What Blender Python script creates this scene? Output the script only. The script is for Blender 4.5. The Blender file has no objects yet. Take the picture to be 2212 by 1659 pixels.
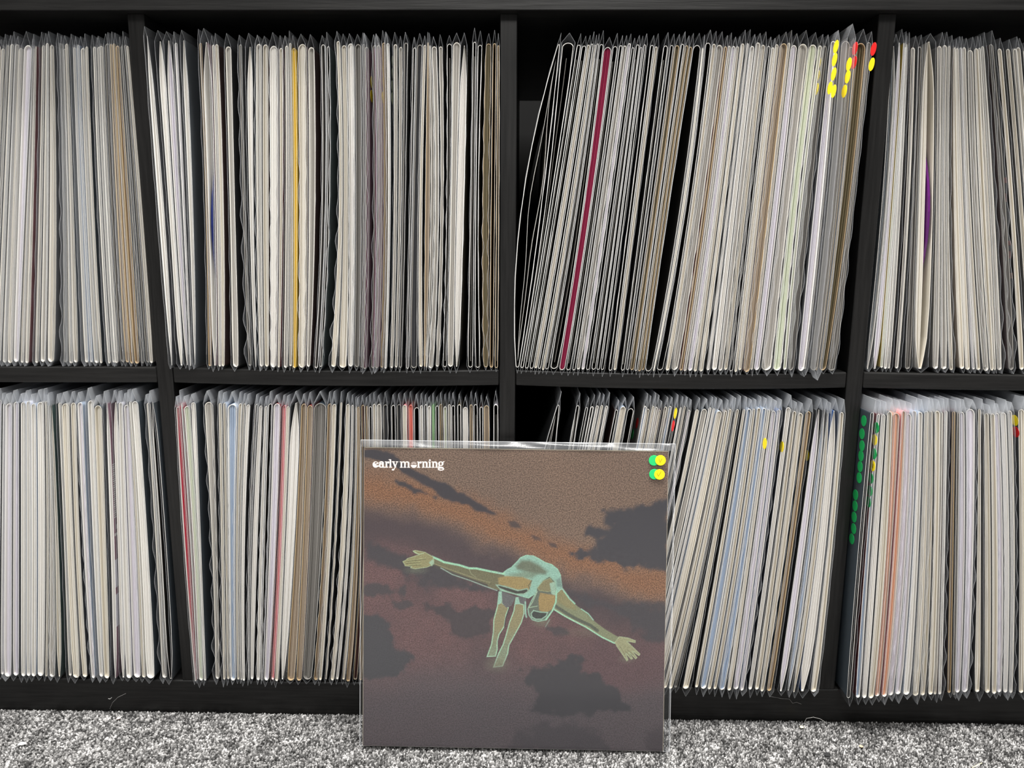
import bpy, math, random, re
import numpy as np
from mathutils import Matrix, Vector

random.seed(7)
rng = np.random.default_rng(7)
SC = bpy.context.scene
COL = SC.collection

# ---------------------------------------------------------------- camera
CAM = np.array([0.01571, -0.71904, 0.50324])
PITCH, YAW, ROLL, FPX = 0.17708, -0.01521, 0.00496, 1551.34
W, H = 2212.0, 1659.0
cp, sp, cy, sy = math.cos(PITCH), math.sin(PITCH), math.cos(YAW), math.sin(YAW)
FWD = np.array([sy * cp, cy * cp, -sp])
_r = np.array([cy, -sy, 0.0])
_u = np.cross(_r, FWD)
RGT = math.cos(ROLL) * _r + math.sin(ROLL) * _u
UPV = -math.sin(ROLL) * _r + math.cos(ROLL) * _u
cam_data = bpy.data.cameras.new('camera')
cam_data.sensor_width = 36.0
cam_data.lens = 36.0 * FPX / W
cam_data.clip_start = 0.01
cam = bpy.data.objects.new('camera', cam_data)
COL.objects.link(cam)
M = Matrix.Identity(4)
for i in range(3):
    M[i][0], M[i][1], M[i][2], M[i][3] = RGT[i], UPV[i], -FWD[i], CAM[i]
cam.matrix_world = M
SC.camera = cam


def at(px, py, Y):
    """The point of the plane y = Y that shows at pixel (px, py)."""
    d = FWD + RGT * (px - W / 2) / FPX - UPV * (py - H / 2) / FPX
    return CAM + d * (Y - CAM[1]) / d[1]


def ray(px, py):
    return FWD + RGT * (px - W / 2) / FPX - UPV * (py - H / 2) / FPX


# ---------------------------------------------------------------- light
world = bpy.data.worlds.new('room_light')
SC.world = world
world.use_nodes = True
bg = world.node_tree.nodes['Background']
bg.inputs[0].default_value = (1.0, 0.985, 0.96, 1)
bg.inputs[1].default_value = 0.15


def area(name, loc, tgt, sx, sy_, power, col):
    l = bpy.data.lights.new(name, 'AREA')
    l.shape = 'RECTANGLE'
    l.size, l.size_y, l.energy, l.color = sx, sy_, power, col
    o = bpy.data.objects.new(name, l)
    COL.objects.link(o)
    o.location = loc
    o.rotation_euler = (Vector(tgt) - Vector(loc)).to_track_quat('-Z', 'Y').to_euler()
    return o


area('ceiling_light', (0.0, -0.16, 2.45), (0.0, -0.16, 0), 1.6, 0.45, 165, (1.0, 0.98, 0.95))
area('ceiling_light', (0.2, -2.3, 2.45), (0.1, -2.2, 0), 1.5, 0.6, 58, (1.0, 0.98, 0.95))
SC.view_settings.view_transform = 'Standard'
SC.view_settings.look = 'None'
SC.view_settings.exposure = 0.62
SC.view_settings.gamma = 1.0
SC.view_settings.use_curve_mapping = False
SC.cycles.transparent_max_bounces = 28
SC.cycles.max_bounces = 8
SC.cycles.caustics_reflective = False
SC.cycles.caustics_refractive = False


# ---------------------------------------------------------------- helpers
def srgb(r, g, b):
    f = lambda c: c / 12.92 if c <= 0.04045 else ((c + 0.055) / 1.055) ** 2.4
    return (f(r / 255), f(g / 255), f(b / 255))


def mesh_obj(name, verts, faces, mats, parent=None, midx=None, smooth=False):
    me = bpy.data.meshes.new(name)
    me.from_pydata([tuple(v) for v in verts], [], faces)
    for m in (mats if isinstance(mats, (list, tuple)) else [mats]):
        me.materials.append(m)
    if midx is not None:
        me.polygons.foreach_set('material_index', midx)
    if smooth:
        me.polygons.foreach_set('use_smooth', [True] * len(me.polygons))
    me.update()
    o = bpy.data.objects.new(name, me)
    COL.objects.link(o)
    if parent is not None:
        o.parent = parent
    return o


def empty(name, loc, label=None, cat=None, group=None):
    o = bpy.data.objects.new(name, None)
    o.empty_display_size = 0.02
    COL.objects.link(o)
    o.location = loc
    if label:
        o['label'] = label
        o['category'] = cat
    if group:
        o['group'] = group
    return o


def child(o, root):
    """Parent o under root keeping its world place (all roots are unrotated)."""
    o.parent = root
    o.matrix_parent_inverse = Matrix.Translation(root.location).inverted()
    return o


def new_mat(name, rough=0.7, spec=0.3):
    m = bpy.data.materials.new(name)
    m.use_nodes = True
    b = m.node_tree.nodes['Principled BSDF']
    b.inputs['Roughness'].default_value = rough
    b.inputs['Specular IOR Level'].default_value = spec
    return m, m.node_tree, b


def paper(name, rgb, rough=0.75, spec=0.2, var=0.12, scale=60.0, stretch=(1, 1, 0.06)):
    m, nt, b = new_mat(name, rough, spec)
    N, L = nt.nodes, nt.links
    tc = N.new('ShaderNodeTexCoord')
    mp = N.new('ShaderNodeMapping')
    mp.inputs['Scale'].default_value = stretch
    nz = N.new('ShaderNodeTexNoise')
    nz.inputs['Scale'].default_value = scale
    nz.inputs['Detail'].default_value = 3
    L.new(tc.outputs['Object'], mp.inputs['Vector'])
    L.new(mp.outputs['Vector'], nz.inputs['Vector'])
    mx = N.new('ShaderNodeMix')
    mx.data_type = 'RGBA'
    mx.inputs[6].default_value = tuple(max(0, c * (1 - var)) for c in rgb) + (1,)
    mx.inputs[7].default_value = tuple(min(1, c * (1 + var)) for c in rgb) + (1,)
    L.new(nz.outputs['Fac'], mx.inputs[0])
    L.new(mx.outputs[2], b.inputs['Base Color'])
    return m


PAL = {
    'w': (0.80, 0.78, 0.74), 'c': (0.72, 0.685, 0.61), 'g': (0.44, 0.42, 0.385), 'k': (0.012, 0.012, 0.012),
    't': (0.38, 0.31, 0.235), 'b': (0.38, 0.46, 0.58), 'l': (0.70, 0.67, 0.73), 'd': (0.055, 0.056, 0.06),
    'o': (0.14, 0.115, 0.065), 'y': (0.78, 0.54, 0.07), 'r': (0.42, 0.008, 0.03), 'p': (0.76, 0.24, 0.26),
    'm': (0.30, 0.16, 0.205), 'n': (0.012, 0.025, 0.16), 'e': (0.30, 0.62, 0.24), 'a': (0.72, 0.40, 0.27),
    's': (0.030, 0.042, 0.052), 'u': (0.055, 0.022, 0.018), 'B': (0.07, 0.16, 0.42), 'G': (0.035, 0.07, 0.062),
    'M': (0.27, 0.018, 0.06), 'v': (0.10, 0.012, 0.13), 'h': (0.20, 0.19, 0.175), 'O': (0.85, 0.25, 0.2),
    'j': (0.54, 0.505, 0.44), 'f': (0.62, 0.66, 0.52), 'R': (0.15, 0.01, 0.015),  # j: cream paper darkened, dimmer light of its bay put in the colour
}
WORD = {
    'w': 'white', 'c': 'cream', 'g': 'warm grey', 'k': 'black-gapped', 't': 'tan', 'b': 'blue-grey', 'l': 'lilac-white',
    'd': 'charcoal', 'o': 'olive-brown', 'y': 'yellow', 'r': 'crimson-filled', 'p': 'pink', 'm': 'mauve', 'n': 'navy', 'e': 'green',
    'a': 'orange-tan', 's': 'slate', 'u': 'dark brown', 'B': 'blue', 'G': 'dark green', 'M': 'magenta', 'v': 'purple', 'h': 'grey-brown',
    'O': 'salmon-red', 'j': 'dimmed cream', 'f': 'pale green-white', 'R': 'dark red',
}
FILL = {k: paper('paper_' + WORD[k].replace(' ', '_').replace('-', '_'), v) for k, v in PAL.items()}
COVER = {k: paper('printed_cover_' + WORD[k].replace(' ', '_').replace('-', '_'), v, rough=0.45, spec=0.4, var=0.3, scale=14, stretch=(1, 1, 1)) for k, v in PAL.items()}
EDGE = {
    'w': paper('cut_card_white', (0.90, 0.88, 0.83), var=0.06),
    'c': paper('cut_card_cream', (0.84, 0.80, 0.71), var=0.08),
    't': paper('cut_card_tan', (0.62, 0.48, 0.30), var=0.15),
    'j': paper('cut_card_cream_dimmed', (0.66, 0.62, 0.54), var=0.1),  # cream cut edge, darkened for the same dimmer bay
    'd': paper('cut_card_grey', (0.36, 0.345, 0.31), var=0.12),
}
EDGE.update({k: FILL[k] for k in 'ypOe'})
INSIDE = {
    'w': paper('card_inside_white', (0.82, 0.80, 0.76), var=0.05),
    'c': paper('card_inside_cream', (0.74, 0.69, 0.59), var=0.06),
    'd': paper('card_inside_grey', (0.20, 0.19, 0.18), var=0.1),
    'k': paper('card_inside_shaded', (0.012, 0.011, 0.010), var=0.1),  # shade deep in the open pocket put into the card colour
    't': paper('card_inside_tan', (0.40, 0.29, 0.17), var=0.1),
}


def film(name, haze=0.05, gloss=0.9, rough=0.14, tint=(0.985, 0.99, 1.0)):
    m = bpy.data.materials.new(name)
    m.use_nodes = True
    nt = m.node_tree
    N, L = nt.nodes, nt.links
    N.clear()
    out = N.new('ShaderNodeOutputMaterial')
    tr = N.new('ShaderNodeBsdfTransparent')
    tr.inputs[0].default_value = tint + (1,)
    gl = N.new('ShaderNodeBsdfGlossy')
    gl.inputs['Roughness'].default_value = rough
    df = N.new('ShaderNodeBsdfDiffuse')
    df.inputs[0].default_value = (0.85, 0.88, 0.92, 1)
    tl = N.new('ShaderNodeBsdfTranslucent')
    tl.inputs[0].default_value = (0.85, 0.88, 0.92, 1)
    mh = N.new('ShaderNodeMixShader')
    mh.inputs[0].default_value = 0.5
    L.new(df.outputs[0], mh.inputs[1])
    L.new(tl.outputs[0], mh.inputs[2])
    m1 = N.new('ShaderNodeMixShader')
    m1.inputs[0].default_value = haze
    L.new(tr.outputs[0], m1.inputs[1])
    L.new(mh.outputs[0], m1.inputs[2])
    fr = N.new('ShaderNodeFresnel')
    fr.inputs[0].default_value = 1.45
    mu = N.new('ShaderNodeMath')
    mu.operation = 'MULTIPLY'
    mu.inputs[1].default_value = gloss
    L.new(fr.outputs[0], mu.inputs[0])
    m2 = N.new('ShaderNodeMixShader')
    L.new(mu.outputs[0], m2.inputs[0])
    L.new(m1.outputs[0], m2.inputs[1])
    L.new(gl.outputs[0], m2.inputs[2])
    L.new(m2.outputs[0], out.inputs[0])
    return m


FILM = film('clear_plastic_film', 0.05, 0.22, 0.25)
FILM_CLEAR = film('thin_clear_plastic_film', 0.02, 0.2, 0.2)
FILM_TENT = film('doubled_plastic_film', 0.11, 0.4, 0.22)
FILM_TENT_LOW = film('doubled_plastic_film_lit', 0.36, 0.5, 0.25)  # overhead light on the lower bag tops put into stronger haze
FILM_WAVY = film('rippled_plastic_film', 0.11, 0.35, 0.2)
FILM_STRIP = film('creased_plastic_film', 0.12, 1.2, 0.16)
FILM_HAZY = film('hazy_plastic_film', 0.16, 0.25, 0.3)
FILM_FRONT = film('crisp_plastic_film', 0.012, 0.42, 0.12)


def film_edge(name, a):
    m = bpy.data.materials.new(name)
    m.use_nodes = True
    nt = m.node_tree
    N, L = nt.nodes, nt.links
    N.clear()
    out = N.new('ShaderNodeOutputMaterial')
    tr = N.new('ShaderNodeBsdfTransparent')
    df = N.new('ShaderNodeBsdfDiffuse')
    df.inputs[0].default_value = (0.9, 0.92, 0.95, 1)
    m1 = N.new('ShaderNodeMixShader')
    m1.inputs[0].default_value = a
    L.new(tr.outputs[0], m1.inputs[1])
    L.new(df.outputs[0], m1.inputs[2])
    L.new(m1.outputs[0], out.inputs[0])
    return m


FILM_EDGE, FILM_EDGE_FAINT = film_edge('cut_film_edge', 0.6), film_edge('cut_film_edge_faint', 0.3)


def wood(name, axis):
    m, nt, b = new_mat(name, 0.42, 0.3)
    N, L = nt.nodes, nt.links
    tc = N.new('ShaderNodeTexCoord')
    mp = N.new('ShaderNodeMapping')
    mp.inputs['Scale'].default_value = (14, 260, 330) if axis == 'x' else (330, 260, 14)
    nz = N.new('ShaderNodeTexNoise')
    nz.inputs['Scale'].default_value = 1.0
    nz.inputs['Detail'].default_value = 4
    nz.inputs['Roughness'].default_value = 0.6
    L.new(tc.outputs['Object'], mp.inputs['Vector'])
    L.new(mp.outputs['Vector'], nz.inputs['Vector'])
    cr = N.new('ShaderNodeValToRGB')
    cr.color_ramp.elements[0].position = 0.32
    cr.color_ramp.elements[0].color = (0.0028, 0.0027, 0.0026, 1)
    cr.color_ramp.elements[1].position = 0.72
    cr.color_ramp.elements[1].color = (0.0115, 0.0112, 0.0108, 1)
    L.new(nz.outputs['Fac'], cr.inputs[0])
    L.new(cr.outputs[0], b.inputs['Base Color'])
    bp = N.new('ShaderNodeBump')
    bp.inputs['Strength'].default_value = 0.25
    bp.inputs['Distance'].default_value = 0.0006
    L.new(nz.outputs['Fac'], bp.inputs['Height'])
    L.new(bp.outputs[0], b.inputs['Normal'])
    return m


WOOD_X, WOOD_Z = wood('black_brown_woodgrain_along', 'x'), wood('black_brown_woodgrain_upright', 'z')

# ---------------------------------------------------------------- setting
P_, T_ = 0.351, 0.016
ZB, ZS0, ZS1, ZT = 0.038, 0.373, 0.389, 0.724
FLOOR = -0.004


def box(name, x0, x1, y0, y1, z0, z1, mat, parent=None, bev=0.0, nx=1, sag=0.0):
    """A board with softened edges; nx segments along x and a sag in the middle."""
    b = bev
    prof = [(y0, z0 + b), (y0, z1 - b), (y0 + b * .3, z1 - b * .3), (y0 + b, z1), (y1 - b, z1), (y1, z1 - b), (y1, z0 + b), (y1 - b, z0), (y0 + b, z0), (y0 + b * .3, z0 + b * .3)] if b else [(y0, z0), (y0, z1), (y1, z1), (y1, z0)]
    n = len(prof)
    V, F = [], []
    xs = []
    if b:
        xs = [(x0, b)] + [(x0 + b + (x1 - x0 - 2 * b) * i / nx, 0) for i in range(nx + 1)] + [(x1, b)]
    else:
        xs = [(x0 + (x1 - x0) * i / nx, 0) for i in range(nx + 1)]
    yc, zc = (y0 + y1) / 2, (z0 + z1) / 2
    for x, ins in xs:
        u = (x - x0) / (x1 - x0)
        s = -sag * (1 - (2 * u - 1) ** 2)
        for (y, z) in prof:
            V.append((x, y + (ins if y < yc else -ins), z + (ins if z < zc else -ins) + s))
    for i in range(len(xs) - 1):
        for j in range(n):
            a, c = i * n + j, i * n + (j + 1) % n
            F.append((a, a + n, c + n, c))
    F.append(tuple(range(n)))
    F.append(tuple((len(xs) - 1) * n + j for j in reversed(range(n))))
    return mesh_obj(name, V, F, mat, parent)


# carpet: a base the pile stands on
mc, ntc, bc = new_mat('carpet_backing', 0.95, 0.05)
tcn = ntc.nodes.new('ShaderNodeTexCoord')
nzn = ntc.nodes.new('ShaderNodeTexNoise')
nzn.inputs['Scale'].default_value = 420
nzn.inputs['Detail'].default_value = 2
crn = ntc.nodes.new('ShaderNodeValToRGB')
crn.color_ramp.elements[0].position = 0.35
crn.color_ramp.elements[0].color = (0.03, 0.03, 0.032, 1)
crn.color_ramp.elements[1].position = 0.68
crn.color_ramp.elements[1].color = (0.52, 0.51, 0.5, 1)
ntc.links.new(tcn.outputs['Object'], nzn.inputs['Vector'])
ntc.links.new(nzn.outputs['Fac'], crn.inputs[0])
ntc.links.new(crn.outputs[0], bc.inputs['Base Color'])
fl = mesh_obj('floor', [(-2.6, -3.2, FLOOR), (2.6, -3.2, FLOOR), (2.6, 0.42, FLOOR), (-2.6, 0.42, FLOOR)], [(0, 1, 2, 3)], mc)
fl['kind'] = 'structure'
mw = paper('painted_wall_dark', (0.007, 0.007, 0.007), rough=0.95, spec=0.1, var=0.1, scale=8, stretch=(1, 1, 1))
wl = mesh_obj('wall_back', [(-2.6, 0.42, FLOOR), (2.6, 0.42, FLOOR), (2.6, 0.42, 2.5), (-2.6, 0.42, 2.5)], [(0, 1, 2, 3)], mw)
wl['kind'] = 'structure'

# shelving unit
unit = empty('shelving_unit', (0, 0.19, -0.004), 'black-brown open shelving unit packed with records standing on grey carpet', 'shelf')
SAG = {-2: 0.001, -1: 0.0022, 0: 0.0028, 1: 0.0018}


def zshelf(x, row):
    if row == 'B':
        return ZB
    k = max(-2, min(1, math.floor(x / P_)))
    u = (x - k * P_) / P_
    return ZS1 - SAG[k] * (1 - (2 * u - 1) ** 2)


child(box('bottom_board', -0.74, 0.74, 0.0, 0.385, -0.003, ZB, WOOD_X, None, 0.0013), unit)
child(box('top_board', -0.74, 0.74, -0.009, 0.385, ZT + 0.0012, ZT + 0.039, WOOD_X, None, 0.0008), unit)
for k in range(-2, 3):
    w = T_ / 2
    x = k * P_
    child(box('upright', x - w, x + w, 0.0008, 0.384, ZB, ZT + 0.0012, WOOD_Z, None, 0.0006), unit)
for k in range(-2, 2):
    child(box('shelf_board', k * P_ + T_ / 2, (k + 1) * P_ - T_ / 2, 0.0012, 0.384, ZS0, ZS1, WOOD_X, None, 0.0013, 12, SAG[k]), unit)

# ---------------------------------------------------------------- record sleeves
PIL = []


def prof_z(z0, z1, n):
    """Heights from z0 to z1, denser at both ends."""
    t = 0.5 - 0.5 * np.cos(np.linspace(0, math.pi, n))
    t = 0.45 * t + 0.55 * np.linspace(0, 1, n) if False else t
    return z0 + (z1 - z0) * t


def lag(zs, xs):
    (a, b, c), (p, q, r) = zs, xs
    return lambda z: p * (z - b) * (z - c) / ((a - b) * (a - c)) + q * (z - a) * (z - c) / ((b - a) * (b - c)) + r * (z - a) * (z - b) / ((c - a) * (c - b))


def loft(name, rings, mats, parent, midx=0, closed=True, caps=(), smooth=True):
    """Skin equal-length rings of points; caps: ring indices to close."""
    n = len(rings[0])
    V = [p for r in rings for p in r]
    F = []
    for i in range(len(rings) - 1):
        for j in range(n if closed else n - 1):
            a, c = i * n + j, i * n + (j + 1) % n
            F.append((a, c, c + n, a + n))
    return V, F


def build_sleeve(root_name, bay, yf, zs, xs_l, xs_r, spec):
    """One record in its jacket and clear outer bag. xs_l/xs_r: x of the slot's two borders at the three heights zs."""
    fill, cover, opts = spec['fill'], spec['cover'], spec['opts']
    XL, XR = lag(zs, xs_l), lag(zs, xs_r)
    row = bay[0]
    Hj = (0.307 if row == 'A' else 0.3105) + random.uniform(-0.0025, 0.0020)
    if 'S' in opts:
        Hj -= 0.008
    if 'T' in opts:
        Hj += 0.005
    xm = (XL(zs[0]) + XR(zs[0])) / 2
    base = zshelf(xm, row)
    zb = base + random.uniform(0.0025, 0.0045)
    zt = zb + Hj
    wid = (xs_r[1] - xs_l[1])
    xc = lambda z: (XL(z) + XR(z)) / 2
    hw = lambda z: max((XR(z) - XL(z)) / 2, 0.0007)
    inset = min(0.0002, wid * 0.06)
    th = (0.00048 if fill in 'ko' else 0.0006) if wid > 0.003 else max(0.0003, wid * 0.16)
    if fill in 'yMpOeraR':
        th = 0.0003 if fill != 'M' else 0.0005
    if 'F' in opts:
        th *= 1.6
    if row == 'A' and bay == 'A1':
        th *= 1.1
    label = spec['label']
    root = empty(root_name, (xc(base + 0.15), yf + 0.155, base), label, 'record', spec['group'])
    # --- jacket
    n = 15
    Z = prof_z(zb, zt, n)
    L = 'L' in opts

    def shut(z, lo, hi, h):
        cap = 0.045 if L else max(0.0016, min(0.006, h * 1.3))
        capb = 0.05 if L else max(0.002, min(0.006, h * 1.6))
        s = 1.0
        if hi - z < cap:
            u = 1 - (hi - z) / cap
            s = min(s, math.sqrt(max(0, 1 - u * u)) if not L else 1 - 0.9 * u ** 1.8)
        if z - lo < capb:
            u = 1 - (z - lo) / capb
            s = min(s, math.sqrt(max(0, 1 - u * u)) if not L else 1 - 0.8 * u ** 1.8)
        return s

    # add samples inside the caps so that the folds come out round
    hmid = max(hw((zb + zt) / 2) - inset, 0.0006)
    cap = 0.045 if L else max(0.0016, min(0.006, hmid * 1.3))
    ext = [zt - cap * f for f in (0.03, 0.12, 0.3, 0.6, 1.0)] + [zb + cap * 0.6 * f for f in (0.05, 0.2, 0.5, 1.0)]
    Z = np.array(sorted(set(np.round(np.concatenate([np.linspace(zb, zt, 11), ext]), 6))))
    ol, orr, il, ir = [], [], [], []
    for z in Z:
        h = max(hw(z) - inset, 0.0006)
        s = shut(z, zb, zt, h)
        H_ = max(h * s, 0.00012)
        ol.append((xc(z) - H_, z))
        orr.append((xc(z) + H_, z))
    Zi = zb + th + (Z - zb) * (Hj - 2 * th) / Hj
    for z in Zi:
        h = max(hw(z) - inset, 0.0006)
        s = shut(z, zb + th, zt - th, max(h - th, 0.0001))
        H_ = max((h - th) * s, 0.00004)
        il.append((xc(z) - H_, z))
        ir.append((xc(z) + H_, z))
    outer = ol + orr[::-1]
    inner = il + ir[::-1]
    n = len(outer)
    yb = yf + 0.313
    V = [(x, yf, z) for x, z in outer] + [(x, yf, z) for x, z in inner] + [(x, yb, z) for x, z in outer] + [(x, yb, z) for x, z in inner]
    F, mi = [], []
    for j in range(n):
        k = (j + 1) % n
        F.append((j, k, n + k, n + j)); mi.append(1)
        F.append((j, 2 * n + j, 2 * n + k, k)); mi.append(0)
        F.append((n + j, n + k, 3 * n + k, 3 * n + j)); mi.append(2)
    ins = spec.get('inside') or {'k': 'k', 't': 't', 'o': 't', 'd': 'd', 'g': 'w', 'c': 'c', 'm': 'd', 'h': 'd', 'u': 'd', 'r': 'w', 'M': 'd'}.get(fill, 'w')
    edg = spec.get('edge') or {'t': 't', 'o': 't', 'd': 'd', 'm': 'd', 'h': 'd', 'c': 'c', 'k': 'w', 'g': 'c', 'j': 'j', 'u': 't', 'a': 'c', 'y': 'y', 'p': 'p', 'O': 'O', 'e': 'e'}.get(fill, 'w')
    shift = Matrix.Translation(root.location).inverted()
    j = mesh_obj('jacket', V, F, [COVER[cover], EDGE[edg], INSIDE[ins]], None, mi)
    child(j, root)
    # --- inner sleeve: paper filling the pocket, or a loose wavy paper pocket in dark ones
    hin = lambda z: max(hw(z) - inset - th, 0.0001)
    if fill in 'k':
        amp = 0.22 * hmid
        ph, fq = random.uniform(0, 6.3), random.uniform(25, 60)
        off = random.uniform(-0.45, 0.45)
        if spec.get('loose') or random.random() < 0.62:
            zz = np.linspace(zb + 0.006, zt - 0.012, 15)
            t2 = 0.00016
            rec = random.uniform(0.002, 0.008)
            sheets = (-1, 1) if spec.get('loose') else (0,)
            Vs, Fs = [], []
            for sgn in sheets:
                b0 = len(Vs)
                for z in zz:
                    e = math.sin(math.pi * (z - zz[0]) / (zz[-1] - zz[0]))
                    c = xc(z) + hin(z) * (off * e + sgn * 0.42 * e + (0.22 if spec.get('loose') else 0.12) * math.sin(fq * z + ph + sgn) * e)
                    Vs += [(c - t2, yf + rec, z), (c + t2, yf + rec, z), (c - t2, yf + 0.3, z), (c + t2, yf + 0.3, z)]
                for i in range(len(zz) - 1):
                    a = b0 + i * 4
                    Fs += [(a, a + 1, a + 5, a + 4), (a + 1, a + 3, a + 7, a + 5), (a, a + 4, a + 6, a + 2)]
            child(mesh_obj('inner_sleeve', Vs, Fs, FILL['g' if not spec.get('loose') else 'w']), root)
    elif fill != '-':
        rec = spec.get('rec', random.uniform(0.0003, 0.0018))
        zz = Z[1:-1]
        s0, s1 = spec.get('span', (-1, 1))
        nl = max(1, min(6, int(round(wid * (s1 - s0) / 2 / 0.0016))))
        cuts = np.linspace(s0, s1, nl + 1)
        cuts[1:-1] += np.array([random.uniform(-0.3, 0.3) * (s1 - s0) / nl for _ in range(nl - 1)])
        recs = [rec + random.uniform(0, 0.0022) for _ in range(nl)]
        V, F = [], []
        n_ = None
        for z in zz:
            q = hin(z) * shut(z, zb + th, zt - th, hin(z)) * 0.995
            rowp = [(xc(z) + q * cuts[0], yf + 0.29)]
            for l in range(nl):
                a0, a1 = cuts[l], cuts[l + 1]
                wl = a1 - a0
                rowp += [(xc(z) + q * (a0 + wl * 0.04), yf + recs[l] + 0.0006), (xc(z) + q * (a0 + wl * 0.3), yf + recs[l]), (xc(z) + q * (a0 + wl * 0.7), yf + recs[l]), (xc(z) + q * (a0 + wl * 0.96), yf + recs[l] + 0.0006)]
                if l < nl - 1:
                    rowp.append((xc(z) + q * a1, yf + rec + 0.0035))
            rowp.append((xc(z) + q * cuts[-1], yf + 0.29))
            n_ = len(rowp)
            V += [(x, y, z) for x, y in rowp]
        for i in range(len(zz) - 1):
            for q in range(n_ - 1):
                a = i * n_ + q
                F.append((a, a + 1, a + n_ + 1, a + n_))
        child(mesh_obj('inner_sleeve', V, F, FILL[fill]), root)
    if spec.get('disc'):
        colr, fr = spec['disc']
        zc_ = (zb + zt) / 2 + spec.get('disc_dz', 0)
        cx = xc(zc_) + hin(zc_) * fr
        slope = (xc(zc_ + 0.05) - xc(zc_ - 0.05)) / 0.1
        V, F = [], []
        m_ = 64
        for t2 in (-0.0011, 0.0011):
            for i in range(m_):
                a = 2 * math.pi * i / m_
                zz_, yy_ = 0.149 * math.sin(a), 0.149 * math.cos(a)
                V.append((cx + t2 + slope * zz_, yf + spec.get('disc_y', 0.1505) + yy_, zc_ + zz_))
        F = [(i, (i + 1) % m_, m_ + (i + 1) % m_, m_ + i) for i in range(m_)] + [tuple(range(m_)), tuple(range(2 * m_ - 1, m_ - 1, -1))]
        d = mesh_obj('vinyl_disc', V, F, VINYL[colr])
        d['label'] = spec['disc_label']
        child(d, root)
    # --- clear bag
    if 'N' not in opts:
        apex = random.uniform(0.0065, 0.0115) if row == 'A' else random.uniform(0.009, 0.014)
        if 'S' in opts:
            apex += 0.006
        fy = random.uniform(0.0022, 0.0050)
        if 'Q' in opts:
            fy += 0.007
        yfront = yf - fy
        wav = ('V' in opts)
        amp = (0.0034 if wav else 0.0004)
        ph1, ph2 = random.uniform(0, 6.3), random.uniform(0, 6.3)
        fq = random.uniform(150, 230)
        lean = random.uniform(-0.0012, 0.0012)
        ztop = zt + apex
        zz = np.concatenate([[base + 0.0005, zb + 0.0025], np.linspace(zb + 0.012, zt - 0.005, 58 if wav else 16), [zt - 0.0005, zt + apex * 0.55, ztop]])
        droop = random.choice((0.1, 0.3, 0.6, 1.0, 1.0))
        rowsY = [(yfront, 1.0)]
        if yfront < -0.0005 and yf > 0.004:
            rowsY.append((0.0, 0.75))
        rowsY += [(yf - 0.0002, 0.7 if spec['gap'][0] + spec['gap'][1] > 0.001 else 0.0), (yf + 0.006, 0.3 if spec['gap'][0] + spec['gap'][1] > 0.001 else 0.0), (yf + 0.035, 0.0), (yf + 0.316, 0.0)]
        if row == 'B' or True:
            rowsY.insert(-1, (yf + 0.16, 0.0))

        def edge_xy(z, sgn, f):
            e = 1.0
            if z > zt - 0.0005:
                e = max(0.0, 1 - (z - zt + 0.0005) / (ztop - zt + 0.0005))
            elif z < zb + 0.0025:
                e = max(0.0, (z - base - 0.0005) / (zb + 0.002 - base))
            low = 1.0 if not wav else 0.4 + 0.6 * max(0.0, 1 - (z - zb) / (Hj * 0.8))
            g = spec['gap'][0 if sgn < 0 else 1]
            outw = min(0.42 * g, 0.0036 if wav else 0.0008)
            inw = min(amp, hw(z) * 0.75) if f > 0.99 else 0.0
            q = 0.5 + 0.5 * math.sin(fq * z + (ph1 if sgn < 0 else ph2)) * (0.7 + 0.3 * math.sin(fq * 0.31 * z + ph2))
            h = hw(z) - 0.00012
            x = xc(z) + sgn * h * e
            return x + sgn * f * low * e * (-inw * (1 - q) + outw * q)

        V, F, mi = [], [], []
        nz_ = len(zz)
        for (y, f) in rowsY:
            for sgn in (-1, 1):
                for i, z in enumerate(zz):
                    dz = 0.0
                    if i == 0 and y < -0.0015:
                        dz = -min(0.0045, (-y) * 0.45) * droop
                    if i >= nz_ - 1:
                        dz = -0.002 * (1 - f) * 0
                    V.append((edge_xy(z, sgn, f), y, z + dz))
        for r in range(len(rowsY) - 1):
            for s_ in (0, 1):
                for i in range(nz_ - 1):
                    a = (r * 2 + s_) * nz_ + i
                    b = a + 2 * nz_
                    F.append((a, a + 1, b + 1, b) if s_ else (a, b, b + 1, a + 1)); mi.append(2 if i >= nz_ - 3 else 0)
        # cut front edges: thin strips standing proud of the film
        e0 = len(V)
        t3 = 0.00009
        for s_ in (0, 1):
            for i in range(nz_):
                x, y, z = V[s_ * nz_ + i]
                V.append((x - t3, y, z)); V.append((x + t3, y, z))
            o_ = e0 + s_ * nz_ * 2
            for i in range(nz_ - 1):
                a = o_ + 2 * i
                F.append((a, a + 1, a + 3, a + 2)); mi.append(1 if 1 < i < nz_ - 3 else 3)
        # weld line along the top of the bag
        e1 = len(V)
        for (y, f) in rowsY:
            x = edge_xy(zz[-1], -1, f)
            V.append((x - 0.00012, y, ztop)); V.append((x + 0.00012, y, ztop))
        for i in range(len(rowsY) - 1):
            a = e1 + 2 * i
            F.append((a, a + 1, a + 3, a + 2)); mi.append(3)
        bm_ = FILM_HAZY if 'H' in opts else FILM_WAVY if wav else FILM_CLEAR if fill in 'koMu' else FILM
        child(mesh_obj('plastic_outer_sleeve', V, F, [bm_, FILM_EDGE, FILM_TENT if row == 'A' else FILM_TENT_LOW, FILM_EDGE_FAINT], None, mi, smooth=True), root)
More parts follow.
